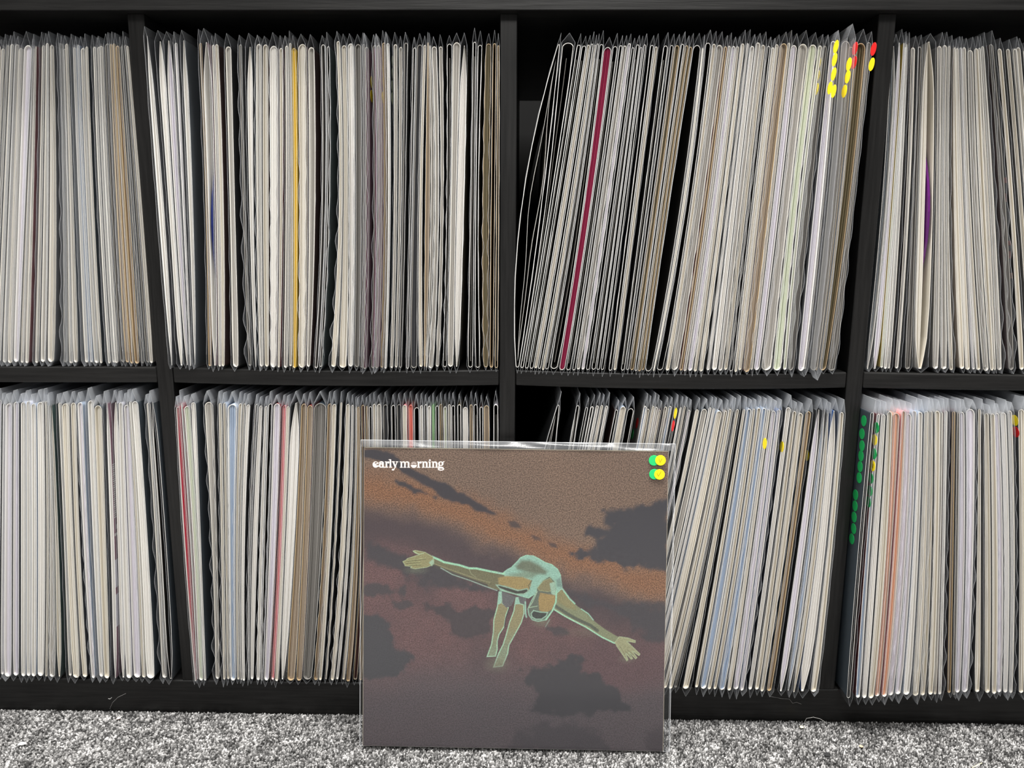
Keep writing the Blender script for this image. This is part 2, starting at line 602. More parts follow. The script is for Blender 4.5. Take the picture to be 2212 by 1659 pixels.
    # --- print that shows on the jacket's side
    if spec.get('marks'):
        side = spec['side']
        f = XL if side < 0 else XR
        V, F, mi = [], [], []
        cols = sorted(set(m[4] for m in spec['marks']))
        for (py, dpx, ya, yb_, col) in spec['marks']:
            z0, z1 = (at(1106, py + dpx / 2, yf)[2], at(1106, py - dpx / 2, yf)[2])
            b0 = len(V)
            for (y, z) in ((yf + ya, z0), (yf + yb_, z0), (yf + yb_, z1), (yf + ya, z1)):
                V.append((f(z) - side * (inset - 0.00006), y, z))
            F.append((b0, b0 + 1, b0 + 2, b0 + 3)); mi.append(cols.index(col))
        child(mesh_obj('cover_print', V, F, [FILL[c] for c in cols], None, mi), root)
    # --- round stickers on the bag face turned to the camera
    for (px, py, col) in spec.get('stickers', ()):
        side = -1 if spec['side'] < 0 else 1
        d = ray(px, py)
        z = 0.5
        for _ in range(12):
            xf = (XL(z) if side < 0 else XR(z)) - side * 0.0001
            t = (xf - CAM[0]) / d[0]
            p = CAM + d * t
            z = p[2]
        f = XL if side < 0 else XR
        sl = (f(z + 0.004) - f(z - 0.004)) / 0.008
        tang = Vector((sl, 0, 1)).normalized()
        nrm = Vector((side, 0, -side * sl)).normalized()
        yv = Vector((0, 1, 0))
        V, F = [], []
        m_ = 20
        for t2 in (0.0, 0.00016):
            for i in range(m_):
                a = 2 * math.pi * i / m_
                V.append(Vector(p) + nrm * t2 + (yv * math.cos(a) + tang * math.sin(a)) * 0.0056)
        F = [(i, (i + 1) % m_, m_ + (i + 1) % m_, m_ + i) for i in range(m_)] + [tuple(range(m_, 2 * m_))]
        s_ = mesh_obj('round_sticker', V, F, STICK[col[0]])
        s_['label'] = {'y': 'yellow round sticker', 'r': 'red round sticker', 'e': 'green round sticker', 'q': 'pale round sticker'}[col[0]]
        child(s_, root)
        if col.endswith('+'):
            # a pen scribble of two figures
            V, F = [], []
            for cx in (-0.0014, 0.0014):
                pts = [(cx + 0.0009 * math.sin(2 * t), 0.0019 * math.cos(t)) for t in np.linspace(0, 2 * math.pi, 18)]
                for (a0, b0), (a1, b1) in zip(pts[:-1], pts[1:]):
                    q = Vector((a1 - a0, b1 - b0))
                    q = q.normalized() * 0.00018 if q.length else Vector((0.00018, 0))
                    k0 = len(V)
                    for (a, b) in ((a0 + q.y, b0 - q.x), (a0 - q.y, b0 + q.x), (a1 - q.y, b1 + q.x), (a1 + q.y, b1 - q.x)):
                        V.append(Vector(p) + nrm * 0.0002 + yv * a + tang * b)
                    F.append((k0, k0 + 1, k0 + 2, k0 + 3))
            child(mesh_obj('pen_figures', V, F, FILL['k']), root)
    return root


STICK = {
    'y': paper('sticker_yellow', (0.80, 0.62, 0.012), rough=0.5, var=0.05),
    'e': paper('sticker_green', (0.012, 0.30, 0.075), rough=0.5, var=0.05),
    'q': paper('sticker_pale', (0.55, 0.60, 0.42), rough=0.5, var=0.05),
    'r': paper('sticker_red', (0.60, 0.018, 0.018), rough=0.5, var=0.05),
}
VINYL = {'v': new_mat('purple_vinyl', 0.25, 0.5)[0], 'n': new_mat('navy_vinyl', 0.25, 0.5)[0], 'R': new_mat('dark_red_vinyl', 0.25, 0.5)[0]}
VINYL['v'].node_tree.nodes['Principled BSDF'].inputs['Base Color'].default_value = (0.11, 0.012, 0.14, 1)
VINYL['n'].node_tree.nodes['Principled BSDF'].inputs['Base Color'].default_value = (0.006, 0.013, 0.10, 1)
VINYL['R'].node_tree.nodes['Principled BSDF'].inputs['Base Color'].default_value = (0.3, 0.02, 0.03, 1)

# Each bay: where its sleeves cross a middle line of the photograph (edge, edge, filling, cover, options), and how the
# lines lean from there to the tops and the feet. The numbers are turned into places on the shelf by at().
BAYS = {}
BAYS['A1'] = dict(rows=(108, 440, 788), yf=lambda x: 0.008, lm=[(0, 16, -16), (40, 51, 29), (57, 72, 43), (75, 82, 65), (92, 98, 84), (124, 119, 120), (161, 150, 172), (178, 166, 194), (195, 183, 214), (252, 238, 272), (308, 280, 333)], spec='''
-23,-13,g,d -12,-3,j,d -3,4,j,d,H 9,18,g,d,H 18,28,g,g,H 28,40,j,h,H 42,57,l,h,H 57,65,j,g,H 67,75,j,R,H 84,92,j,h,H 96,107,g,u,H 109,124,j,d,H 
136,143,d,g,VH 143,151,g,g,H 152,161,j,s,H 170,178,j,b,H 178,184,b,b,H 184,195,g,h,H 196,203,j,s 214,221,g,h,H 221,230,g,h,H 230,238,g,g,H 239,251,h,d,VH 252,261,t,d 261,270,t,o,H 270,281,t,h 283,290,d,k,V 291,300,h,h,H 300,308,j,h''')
BAYS['A2'] = dict(rows=(105, 440, 792), yf=lambda x: -0.001, lm=[(335, 318, 366), (354, 326, 374), (374, 354, 398), (389, 372, 408), (416, 402, 423), (441, 428, 445), (449, 436, 458), (465, 456, 470), (483, 472, 485), (508, 500, 517), (532, 524, 545), (548, 547, 556), (566, 566, 570), (592, 590, 590), (611, 611, 605), (634, 630, 632), (643, 640, 640), (664, 662, 660), (692, 690, 676), (712, 712, 695), (733, 728, 714), (753, 749, 750), (781, 780, 776), (836, 832, 828), (892, 900, 884), (912, 921, 914), (938, 930, 922), (957, 955, 948), (986, 995, 980), (1003, 1010, 992), (1025, 1029, 1022), (1034, 1042, 1038), (1061, 1065, 1058), (1080, 1082, 1076)], spec='''
335,354,w,d,LT 362,374,w,s,LT 376,389,l,d,LT 395,401,l,d,V 406,416,w,s,LTH 443,449,t,d 449,465,-,m,L 466,474,g,m 474,483,c,u 496,508,g,k 525,532,h,k,V 538,548,w,s,L 555,566,g,h,VH 567,580,c,u
583,601,w,c,V 604,611,c,R 617,626,g,h 627,633,c,o 634,643,y,y 646,664,c,R,V 667,681,g,u 695,704,k,k 706,712,k,G,VH 733,741,c,k,V 742,753,c,d 754,767,w,h,VH
769,781,h,o,H 783,790,h,h 791,800,m,m,VQ 808,818,m,m,V 819,828,m,m,VHQ 829,837,t,k,V 839,845,w,s,Q 851,858,g,s 861,867,g,k 870,877,d,k 886,892,k,k 893,904,d,k 906,913,c,k 919,929,t,d 930,939,g,d,VH 940,949,g,s,VH
951,958,g,k,V 964,973,k,k,V 974,986,g,k 987,1003,w,o,L 1016,1025,k,k 1027,1034,k,o 1042,1057,o,o,V 1060,1069,k,k 1072,1080,k,k''')
BAYS['A3'] = dict(rows=(105, 440, 792), yf=lambda x: -0.002, lm=[(1178, 1212, 1124), (1190, 1243, 1132), (1213, 1266, 1153), (1229, 1280, 1168), (1247, 1293, 1186), (1262, 1304, 1208), (1277, 1322, 1222), (1297, 1344, 1244), (1316, 1362, 1264), (1353, 1395, 1306), (1377, 1420, 1332), (1410, 1455, 1360), (1445, 1497, 1394), (1479, 1519, 1415), (1492, 1535, 1435), (1511, 1555, 1460), (1535, 1577, 1483), (1565, 1606, 1519), (1589, 1628, 1549), (1613, 1652, 1572), (1651, 1690, 1612), (1685, 1722, 1642), (1706, 1745, 1668), (1733, 1775, 1700), (1772, 1800, 1735), (1801, 1830, 1762), (1812, 1845, 1768), (1833, 1868, 1784), (1843, 1880, 1806), (1862, 1897, 1818)], spec='''
1178,1189,k,k 1192,1201,k,k 1203,1213,k,k 1214,1222,c,k 1223,1230,k,k 1232,1238,c,k 1239,1247,k,k 1248,1261,k,k 1262,1277,M,M 1278,1288,k,k 1290,1297,k,k 1298,1307,g,t,V 1308,1316,l,k,V 1318,1326,k,k 1328,1337,k,k 1338,1345,k,k 1346,1353,k,k
1361,1369,k,k 1371,1378,c,k 1388,1398,k,k 1402,1410,k,k 1411,1420,o,u 1421,1428,k,o 1429,1436,o,o 1437,1444,o,o 1445,1472,k,k 1473,1479,c,k,F 1481,1492,k,k 1494,1502,c,d 1503,1518,g,d,V 1519,1527,t,R 1529,1536,g,p
1537,1547,l,d,V 1548,1556,c,k 1557,1566,c,k,V 1571,1578,w,h,V 1579,1590,w,d 1591,1602,g,d,V 1604,1614,c,k,V 1616,1625,k,k,V 1626,1633,c,k 1634,1643,c,u 1644,1661,t,R,V 1662,1669,c,k 1670,1685,l,k 1687,1706,g,d,V
1707,1724,f,h,V 1725,1733,f,d 1734,1750,h,d,V 1755,1772,l,d,Q 1773,1781,g,d,V 1783,1801,h,d,QH 1804,1812,o,d 1813,1833,o,o 1834,1843,h,d,V''')
BAYS['A4'] = dict(rows=(112, 440, 790), yf=lambda x: 0.008, lm=[(1903, 1922, 1868), (1916, 1936, 1880), (1925, 1948, 1898), (1938, 1955, 1915), (1953, 1964, 1930), (1963, 1975, 1939), (1982, 1993, 1971), (2014, 2016, 2000), (2033, 2036, 2030), (2051, 2055, 2061), (2070, 2064, 2083), (2082, 2072, 2097), (2105, 2095, 2130), (2135, 2118, 2150), (2148, 2127, 2165), (2171, 2145, 2189), (2189, 2163, 2211), (2212, 2185, 2237)], spec='''
1904,1916,s,s,LH 1917,1926,l,d,TL 1926,1932,f,y 1932,1939,w,d 1940,1947,g,R 1955,1964,g,k 1972,1981,h,d 1983,2014,c,c,LT 2023,2033,g,h 2034,2044,g,h,H 2045,2052,c,d,V 2059,2070,c,t 2071,2082,c,h 2083,2089,l,h,H 2089,2098,c,d
2099,2114,g,h,V 2114,2127,c,d 2128,2136,c,d 2137,2148,g,k,V 2158,2171,h,u,V 2180,2190,c,k 2202,2212,c,h 2213,2223,g,d 2224,2234,c,d 2236,2246,g,d''')
BAYS['B1'] = dict(rows=(878, 1170, 1470), yf=lambda x: -0.001, lm=[(0, 3, -2), (40, 40, 40), (82, 80, 80), (106, 102, 102), (126, 113, 134), (172, 164, 190), (181, 168, 199), (230, 221, 238), (247, 235, 253), (263, 256, 272), (304, 286, 316), (321, 301, 337), (335, 316, 349), (360, 337, 377)], spec='''
-24,-13,w,d -12,0,l,d 1,9,l,h 10,26,l,h,H 27,40,l,d 46,58,w,b 58,69,w,l 70,82,w,b 83,99,w,h 100,106,c,g 107,117,g,G,VH 118,126,c,G,L 137,144,g,d 146,160,c,h 161,172,c,d 182,193,l,b,VH 201,214,w,h,H 215,231,c,s 239,248,w,m,L 252,262,w,h,L 263,276,w,l 277,293,l,h 294,304,c,h 305,321,w,s 335,346,g,d,V 347,360,-,s,L''')
BAYS['B2'] = dict(rows=(880, 1170, 1475), yf=lambda x: 0.001 + max(0, -0.1 - x) * 0.02 * -1, lm=[(398, 381, 418), (415, 395, 428), (428, 411, 440), (435, 425, 447), (441, 432, 455), (456, 440, 464), (472, 467, 477), (494, 490, 497), (508, 514, 511), (529, 540, 530), (541, 556, 538), (555, 566, 546), (570, 579, 563), (586, 595, 572), (596, 605, 580), (608, 618, 592), (615, 626, 602), (635, 648, 614), (651, 661, 636), (667, 676, 652), (694, 704, 672), (707, 717, 687), (725, 738, 704), (754, 763, 728), (778, 779, 760), (800, 800, 788), (1078, 1077, 1078)], spec='''
398,408,r,r 409,415,R,r 416,428,f,h 429,435,w,s 456,468,g,d,V 478,485,c,k,V 486,494,c,b,V 495,508,b,b,VH 508,515,c,h 516,522,g,h,V 523,530,w,k 537,543,k,d,V 545,556,w,k 562,570,w,k,V 571,580,k,d,V 582,597,l,R 600,608,p,p 609,616,c,k 617,636,w,h,L 638,652,t,u 654,667,t,R 669,695,h,s 697,707,t,d,V
708,716,c,s 722,726,c,k,V 736,747,c,k,V 749,756,w,k,V 761,766,c,d 768,776,t,u 779,787,u,u 789,795,t,u 797,804,k,k 806,813,c,h 814,825,g,h,H 827,838,d,d,V 846,855,k,d 857,867,d,d,V 870,880,c,p 882,892,O,O 895,907,k,k 908,915,w,d 917,923,k,w 924,932,w,h 934,939,e,e 941,948,k,h 950,956,o,o 958,966,f,h,VH 968,974,g,k 976,984,k,k 989,997,k,o 1000,1012,w,d 1015,1022,t,d 1024,1033,k,k 1037,1044,k,u 1046,1058,t,d 1067,1077,k,l''')
BAYS['B3'] = dict(rows=(885, 1170, 1492), yf=lambda x: -0.001 - 0.008 * min(1, max(0, (x - 0.08) / 0.2)), lm=[(1155, 1204, 1116), (1196, 1247, 1141), (1222, 1278, 1160), (1312, 1370, 1230), (1363, 1420, 1283), (1420, 1480, 1335), (1441, 1502, 1356), (1484, 1545, 1405), (1526, 1580, 1450), (1548, 1597, 1489), (1565, 1611, 1508), (1592, 1632, 1536), (1603, 1644, 1548), (1625, 1664, 1580), (1650, 1685, 1605), (1671, 1709, 1625), (1685, 1722, 1640), (1699, 1736, 1650), (1713, 1752, 1666), (1741, 1776, 1695), (1766, 1793, 1720), (1786, 1811, 1746), (1800, 1824, 1766)], spec='''
1210,1215,k,d 1219,1226,k,k,F 1229,1236,w,k 1238,1245,c,k 1249,1256,w,k 1271,1278,k,u 1281,1294,c,b 1298,1312,k,k 1331,1338,b,h 1339,1347,c,h 1349,1355,c,h 1357,1364,w,h 1365,1371,c,R 1376,1383,g,d,V 1385,1392,b,d,V 1396,1402,d,d 1408,1413,w,k 1416,1421,c,h 1425,1431,l,d,V
1441,1450,c,k 1453,1466,g,s 1469,1476,w,k 1478,1484,w,h 1486,1502,c,b 1507,1516,c,t 1518,1527,c,h 1528,1533,h,u 1538,1548,c,s 1557,1565,c,k 1568,1582,b,b,H 1583,1592,c,d 1595,1603,c,b 1605,1616,b,b,VH 1617,1625,c,h 1627,1640,l,h,V 1641,1651,l,B,V 1661,1671,w,k 1675,1685,c,h 1687,1699,c,h,V 1702,1713,t,s 1726,1741,l,k,L 1744,1755,b,d,VL 1756,1766,c,h,L 1768,1786,w,B,L 1788,1799,c,d,H''')
BAYS['B4'] = dict(rows=(890, 1170, 1510), yf=lambda x: -0.021 + 0.014 * min(1, max(0, (x - 0.37) / 0.12)), lm=[(1855, 1881, 1828), (1865, 1890, 1838), (1882, 1903, 1860), (1914, 1926, 1886), (1928, 1945, 1901), (1943, 1956, 1915), (1959, 1970, 1930), (1986, 1994, 1966), (2013, 2015, 1999), (2043, 2048, 2035), (2061, 2065, 2055), (2086, 2085, 2075), (2105, 2108, 2092), (2119, 2119, 2118), (2141, 2137, 2140), (2168, 2160, 2165), (2192, 2186, 2187), (2212, 2212, 2211)], spec='''
1856,1865,k,s 1873,1882,b,R 1884,1897,w,h 1898,1914,c,k 1916,1928,a,a 1929,1942,a,p,H 1944,1959,l,h,VH 1960,1972,l,b,H 1973,1986,w,b,H 1988,2001,c,d,V 2002,2013,c,h,V 2015,2026,c,h 2027,2034,c,h 2035,2043,w,R,V 2053,2061,t,d 2062,2069,h,d 2071,2086,l,h,H 2087,2104,l,d,VH 2111,2119,c,d 2128,2141,c,h 2142,2154,c,h 2155,2168,l,h,VH 2169,2181,w,h,H 2182,2192,g,k,V 2201,2212,c,d 2214,2226,w,h 2228,2240,l,h''')

# sleeves whose two sides do not run together: three pairs of edges (top, middle line, feet)
SPREAD = {
    'A3': [((1202, 1209), (1127, 1171), (1110, 1121), 'k', 'k', 'k')],
    'B3': [((1200, 1208), (1133, 1176), (1114, 1126), 'k', 'd', 'k'), ((1243, 1251), (1191, 1205), (1132, 1140), 'k', 'd', 'd')],
}
EXTRA = {
    ('A2', 449): dict(inside='w', disc=('n', 0.05), disc_label='navy vinyl disc', disc_dz=-0.015, disc_y=0.1485),
    ('A4', 1983): dict(inside='c', span=(-1, 0.1), disc=('v', 0.42), disc_label='purple vinyl disc', disc_y=0.148),
    ('A2', 791): dict(side=1, stickers=[(803, 178, 'y'), (803, 208, 'y')]),
    ('A2', 819): dict(side=1, stickers=[(829, 150, 'y'), (829, 180, 'y'), (828, 211, 'y')]),
    ('A2', 839): dict(side=1, stickers=[(849, 134, 'q'), (849, 160, 'q'), (848, 187, 'q'), (848, 213, 'q')]),
    ('B1', 239): dict(side=1, marks=[(1013 + i * 4.6, 2.2 + (i * 7 % 3) * 0.5, 0.001, 0.055, 'w') for i in range(26)] + [(1150, 10, 0.004, 0.03, 'w'), (1166, 6, 0.001, 0.02, 'w'), (1180, 12, 0.006, 0.05, 'w'), (1250, 60, 0.0, 0.09, 'l'), (1330, 70, 0.0, 0.09, 'l')]),
    ('A4', 2180): dict(side=-1, marks=[(385, 12, 0.002, 0.03, 'O'), (422, 18, 0.004, 0.03, 'O'), (520, 10, 0.002, 0.03, 'O'), (545, 16, 0.003, 0.03, 'O'), (590, 12, 0.002, 0.03, 'a')]),
    ('B1', 347): dict(inside='k', edge='w'),
    ('A2', 1060): dict(edge='t', inside='t'), ('A2', 1072): dict(edge='t'), ('A2', 1016): dict(edge='w'), ('A2', 1027): dict(edge='w'),
    ('A3', 1262): dict(edge='w'),
    ('A2', 695): dict(edge='w', inside='d'), ('A2', 706): dict(edge='w'),
    ('B4', 1856): dict(edge='w', side=-1, stickers=[(1866, 909, 'e'), (1862, 937, 'e'), (1862, 963, 'e'), (1860, 985, 'e'), (1858, 1008, 'e'), (1856, 1032, 'e'), (1848, 1069, 'e'), (1847, 1093, 'e'), (1845, 1117, 'e'), (1844, 1142, 'e'), (1840, 1164, 'e')]),
    ('B4', 1873): dict(side=-1, stickers=[(1893, 924, 'e'), (1889, 950, 'y'), (1888, 980, 'e'), (1885, 1006, 'y+'), (1881, 1033, 'e'), (1879, 1060, 'e'), (1876, 1084, 'e')]),
    ('A3', 1734): dict(side=-1, stickers=[(1768, 138, 'y'), (1765, 165, 'y'), (1763, 193, 'y')]),
    ('A3', 1755): dict(side=-1, stickers=[(1806, 101, 'y'), (1803, 129, 'y'), (1801, 160, 'y'), (1793, 190, 'y'), (1801, 197, 'y')]),
    ('A3', 1783): dict(side=-1, stickers=[(1834, 139, 'y'), (1831, 166, 'y'), (1824, 197, 'y')]),
    ('A3', 1804): dict(side=-1, stickers=[(1847, 105, 'r'), (1845, 135, 'r')]),
    ('A3', 1834): dict(side=-1, stickers=[(1887, 106, 'r'), (1883, 139, 'y')]),
    ('B3', 1219): dict(side=-1, stickers=[(1257, 930, 'y')]),
    ('B3', 1331): dict(side=-1, stickers=[(1376, 914, 'r'), (1366, 938, 'e')]),
    ('B3', 1396): dict(side=-1, stickers=[(1459, 893, 'y'), (1454, 920, 'r')]),
    ('B3', 1605): dict(side=-1, stickers=[(1652, 958, 'y')]),
    ('B3', 1661): dict(side=-1, stickers=[(1689, 965, 'y')]),
    ('B3', 1726): dict(side=-1, stickers=[(1743, 984, 'y')]),
    ('B4', 2053): dict(side=-1, stickers=[(2027, 983, 'r')]),
    ('B4', 2201): dict(side=-1, stickers=[(2192, 908, 'y'), (2194, 933, 'r')]),
}
# the sleeves by which the others of a bay are told
ANCHOR = {
    'A1': [(67, 'thin red-striped sleeve in plain grey upper bay'), (152, 'cream pair-edged sleeve mid upper grey bay'), (300, 'last sleeve against the post, upper grey bay')],
    'A2': [(335, 'bowed white sleeve with sticker edges by the upper post'), (449, 'open sleeve showing a navy disc'), (634, 'yellow sleeve'), (808, 'mauve sleeve'), (906, 'straw-cream sleeve in upper bay'), (1072, 'black-gapped sleeve against the upper centre post')],
    'A3': [(1127, 'wide gaping black sleeve'), (1262, 'magenta sleeve'), (1445, 'broad black U-shaped sleeve'), (1670, 'bright white-edged sleeve'), (1783, 'yellow-stickered sleeve')],
    'A4': [(1904, 'slate sleeve against the outer upper post'), (1983, 'open sleeve with a purple disc'), (2158, 'dark orange-flecked sleeve')],
    'B1': [(118, 'dark green-backed cream sleeve'), (239, 'white sleeve with a barcoded cover'), (347, 'gaping white-edged sleeve by the lower post')],
    'B2': [(398, 'crimson-filled sleeve'), (600, 'pink sleeve'), (669, 'broad grey-brown sleeve'), (882, 'salmon-red sleeve'), (934, 'green sleeve'), (1067, 'arched sleeve against the lower centre post')],
    'B3': [(1133, 'solitary gaping sleeve leaning by the centre post'), (1331, 'red-dotted blue-grey sleeve'), (1538, 'cream sleeve with a slate cover'), (1661, 'white sleeve beside the blue cover'), (1788, 'last leaning sleeve in wavy plastic')],
    'B4': [(1856, 'slate sleeve with a column of green stickers'), (1916, 'orange-tan sleeve'), (2053, 'tan sleeve with a red sticker'), (2201, 'cream sleeve beside yellow and red stickers')],
}
ORD = ['', 'next', 'second', 'third', 'fourth', 'fifth', 'sixth', 'seventh', 'eighth', 'ninth', 'tenth', 'eleventh', 'twelfth', 'thirteenth', 'fourteenth', 'fifteenth', 'sixteenth', 'seventeenth', 'eighteenth', 'nineteenth', 'twentieth']
SHORT = {
    'thin red-striped sleeve in plain grey upper bay': 'the thin red-striped sleeve', 'cream pair-edged sleeve mid upper grey bay': 'the cream pair-edged sleeve', 'last sleeve against the post, upper grey bay': 'the post of the upper grey bay',
    'bowed white sleeve with sticker edges by the upper post': 'the bowed white sleeve', 'open sleeve showing a navy disc': 'the navy-disc sleeve', 'black-gapped sleeve against the upper centre post': 'the upper centre post',
    'straw-cream sleeve in upper bay': 'the straw-cream sleeve',
    'slate sleeve against the outer upper post': 'the slate upper sleeve', 'open sleeve with a purple disc': 'the purple-disc sleeve', 'dark orange-flecked sleeve': 'the dark orange-flecked sleeve',
    'dark green-backed cream sleeve': 'the dark green-backed sleeve', 'white sleeve with a barcoded cover': 'the barcoded sleeve', 'gaping white-edged sleeve by the lower post': 'the gaping lower white-edged sleeve',
    'arched sleeve against the lower centre post': 'the lower centre post', 'solitary gaping sleeve leaning by the centre post': 'the solitary gaping sleeve', 'red-dotted blue-grey sleeve': 'the red-dotted sleeve',
    'cream sleeve with a slate cover': 'the slate-covered cream sleeve', 'white sleeve beside the blue cover': 'the blue-covered white sleeve', 'last leaning sleeve in wavy plastic': 'the last wavy-plastic sleeve',
    'slate sleeve with a column of green stickers': 'the green-dotted slate sleeve', 'tan sleeve with a red sticker': 'the red-dotted tan sleeve', 'cream sleeve beside yellow and red stickers': 'the cream stickered sleeve',
}
GROUP = {'A1': 'records in the plain grey upper bay', 'A2': 'records in the upper bay with the yellow sleeve', 'A3': 'leaning records in the upper bay past the centre post', 'A4': 'records in the upper bay with the purple disc', 'B1': 'records in the lower bay with the barcoded sleeve', 'B2': 'records in the lower bay with the crimson sleeve', 'B3': 'leaning records in the lower bay past the centre post', 'B4': 'records in the lower bay with the green-dotted sleeve'}

N_SLEEVES = 0
for bay, B in BAYS.items():
    items = []
    for tok in B['spec'].split():
        f = tok.split(',')
        items.append(dict(x0=float(f[0]), x1=float(f[1]), fill=f[2], cover=f[3], opts=f[4] if len(f) > 4 else '', key=int(f[0])))
    for (t, m_, b_, fl_, cv, ins) in SPREAD.get(bay, ()):
        items.append(dict(x0=m_[0], x1=m_[1], top=t, bot=b_, fill=fl_, cover=cv, opts='', key=int(m_[0]), inside=ins, loose=True))
    items.sort(key=lambda d: d['x0'])
    lm = np.array(B['lm'], float)

    def mp_(x, c):
        m = lm[:, 0]
        if x <= m[0]:
            return lm[0, c] + (x - m[0])
        if x >= m[-1]:
            return lm[-1, c] + (x - m[-1])
        return float(np.interp(x, m, lm[:, c]))

    anchors = {}
    for (k_, phrase) in ANCHOR[bay]:
        for i, it in enumerate(items):
            if it['key'] == k_:
                anchors[i] = phrase
    for i, it in enumerate(items):
        it.update(EXTRA.get((bay, it['key']), {}))
        it['group'] = GROUP[bay]
        it.setdefault('side', -1)
        if i in anchors:
            it['label'] = ('record in ' if len(anchors[i].split()) > 2 else 'record in the upper ') + anchors[i] if False else 'record in a ' + anchors[i] if len(anchors[i].split()) > 2 else 'record in the ' + anchors[i] + ' of its bay'
        else:
            a = min(anchors, key=lambda k: abs(k - i))
            inner = (i > a) if bay[1] in '12' else (i < a)
            nm = SHORT.get(anchors[a], 'the ' + anchors[a])
            it['label'] = '%s sleeve, %s from %s, %s' % (WORD.get(it['fill'], 'open'), ORD[abs(a - i)] , nm, 'towards the centre post' if inner else 'away from the centre post')
        if 'top' in it:
            e = [it['top'], (it['x0'], it['x1']), it['bot']]
        else:
            e = [(mp_(it['x0'], 1), mp_(it['x1'], 1)), (it['x0'], it['x1']), (mp_(it['x0'], 2), mp_(it['x1'], 2))]
        it['e'] = e
    for it in items:
        e = it['e']
        xg = at((it['x0'] + it['x1']) / 2, B['rows'][1], 0)[0]
        yf = B['yf'](xg)
        pl = [at(e[k][0], B['rows'][k], yf) for k in range(3)]
        pr = [at(e[k][1], B['rows'][k], yf) for k in range(3)]
        it['zs'] = [(a[2] + c[2]) / 2 for a, c in zip(pl, pr)]
        it['xl'], it['xr'] = [p[0] for p in pl], [p[0] for p in pr]
        it['yf'] = yf + random.uniform(-0.0016, 0.0016) - (0.004 if 'Q' in it['opts'] else 0)
    # nothing stands inside a post
    kb = {'1': -2, '2': -1, '3': 0, '4': 1}[bay[1]]
    lo_, hi_ = kb * P_ + T_ / 2 + 0.0004, (kb + 1) * P_ - T_ / 2 - 0.0004
    for i, it in enumerate(items):
        for k in range(3):
            w_ = min(it['xr'][k] - it['xl'][k], 0.012)
            if it['xl'][k] < lo_ + 0.0002 * i:
                it['xl'][k] = lo_ + 0.0002 * i
                it['xr'][k] = max(it['xr'][k], it['xl'][k] + w_ * 0.7)
            j_ = len(items) - 1 - i
            if it['xr'][k] > hi_ - 0.0002 * j_:
                it['xr'][k] = hi_ - 0.0002 * j_
                it['xl'][k] = min(it['xl'][k], it['xr'][k] - w_ * 0.7)
    for i, it in enumerate(items):
        if i:
            # neighbours may touch, never cross
            pv = items[i - 1]
            for k in range(3):
                if pv['xr'][k] > it['xl'][k] - 0.0001:
                    m_ = (pv['xr'][k] + it['xl'][k]) / 2
                    pv['xr'][k], it['xl'][k] = m_ - 0.00005, m_ + 0.00005
    for i in range(1, len(items)):
        pv, it = items[i - 1], items[i]
        zlo = zshelf((pv['xr'][2] + it['xl'][2]) / 2, bay[0])
        for _ in range(3):
            fa, fb = lag(pv['zs'], pv['xr']), lag(it['zs'], it['xl'])
            d = max(fa(z) - fb(z) for z in np.linspace(zlo, zlo + 0.333, 24))
            if d > -0.00004:
                for k in range(3):
                    pv['xr'][k] -= (d + 0.00008) * 0.5
                    it['xl'][k] += (d + 0.00008) * 0.5
    for i, it in enumerate(items):
        it['gap'] = (max(0.0, min(a - c for a, c in zip(it['xl'], items[i - 1]['xr']))) if i else 0.001, max(0.0, min(c - a for a, c in zip(it['xr'], items[i + 1]['xl']))) if i < len(items) - 1 else 0.001)
    for it in items:
        build_sleeve('record_sleeve', bay, it['yf'], it['zs'], it['xl'], it['xr'], it)
        N_SLEEVES += 1
print('sleeves', N_SLEEVES)
#@@MORE

# ---------------------------------------------------------------- the album propped against the shelf
LB = np.array([0.00796, -0.05793, 0.0037])
LEAN, LYAW, LROLL, LS = 0.14252, -3e-05, -0.0039, 0.30931
_X = np.array([math.cos(LYAW), -math.sin(LYAW), 0.0])
_N = np.array([math.sin(LYAW), math.cos(LYAW), 0.0])
_U = math.cos(LEAN) * np.array([0, 0, 1.0]) + math.sin(LEAN) * _N
AX = math.cos(LROLL) * _X + math.sin(LROLL) * _U
AU = -math.sin(LROLL) * _X + math.cos(LROLL) * _U
AN = np.cross(AX, AU)
ORG = LB - AX * LS / 2
AM = Matrix(((AX[0], AU[0], AN[0], ORG[0]), (AX[1], AU[1], AN[1], ORG[1]), (AX[2], AU[2], AN[2], ORG[2]), (0, 0, 0, 1)))
album = empty('record_album', (0, 0, 0), 'album in a brown hillside cover with stooping green figure, propped against the shelves', 'record')
album.matrix_world = AM       # local axes: x across, y up the cover, z out of it


def apart(o, parent=album):
    o.parent = parent
    return o


# homography photograph -> cover, to read the print's layout off the photograph
def homog(src, dst):
    A = []
    for (x, y), (u, v) in zip(src, dst):
        A.append([x, y, 1, 0, 0, 0, -u * x, -u * y, -u]); A.append([0, 0, 0, x, y, 1, -v * x, -v * y, -v])
    return np.linalg.svd(np.array(A))[2][-1].reshape(3, 3)


QUAD = [(786, 967.4), (1444.4, 974.6), (782, 1610), (1434, 1624)]
HM = homog(QUAD, [(0, 1), (1, 1), (0, 0), (1, 0)])
HI = np.linalg.inv(HM)


def to_uv(px, py):
    d = HM[2, 0] * px + HM[2, 1] * py + HM[2, 2]
    return (HM[0, 0] * px + HM[0, 1] * py + HM[0, 2]) / d, (HM[1, 0] * px + HM[1, 1] * py + HM[1, 2]) / d


def to_px(u, v):
    d = HI[2, 0] * u + HI[2, 1] * v + HI[2, 2]
    return (HI[0, 0] * u + HI[0, 1] * v + HI[0, 2]) / d, (HI[1, 0] * u + HI[1, 1] * v + HI[1, 2]) / d


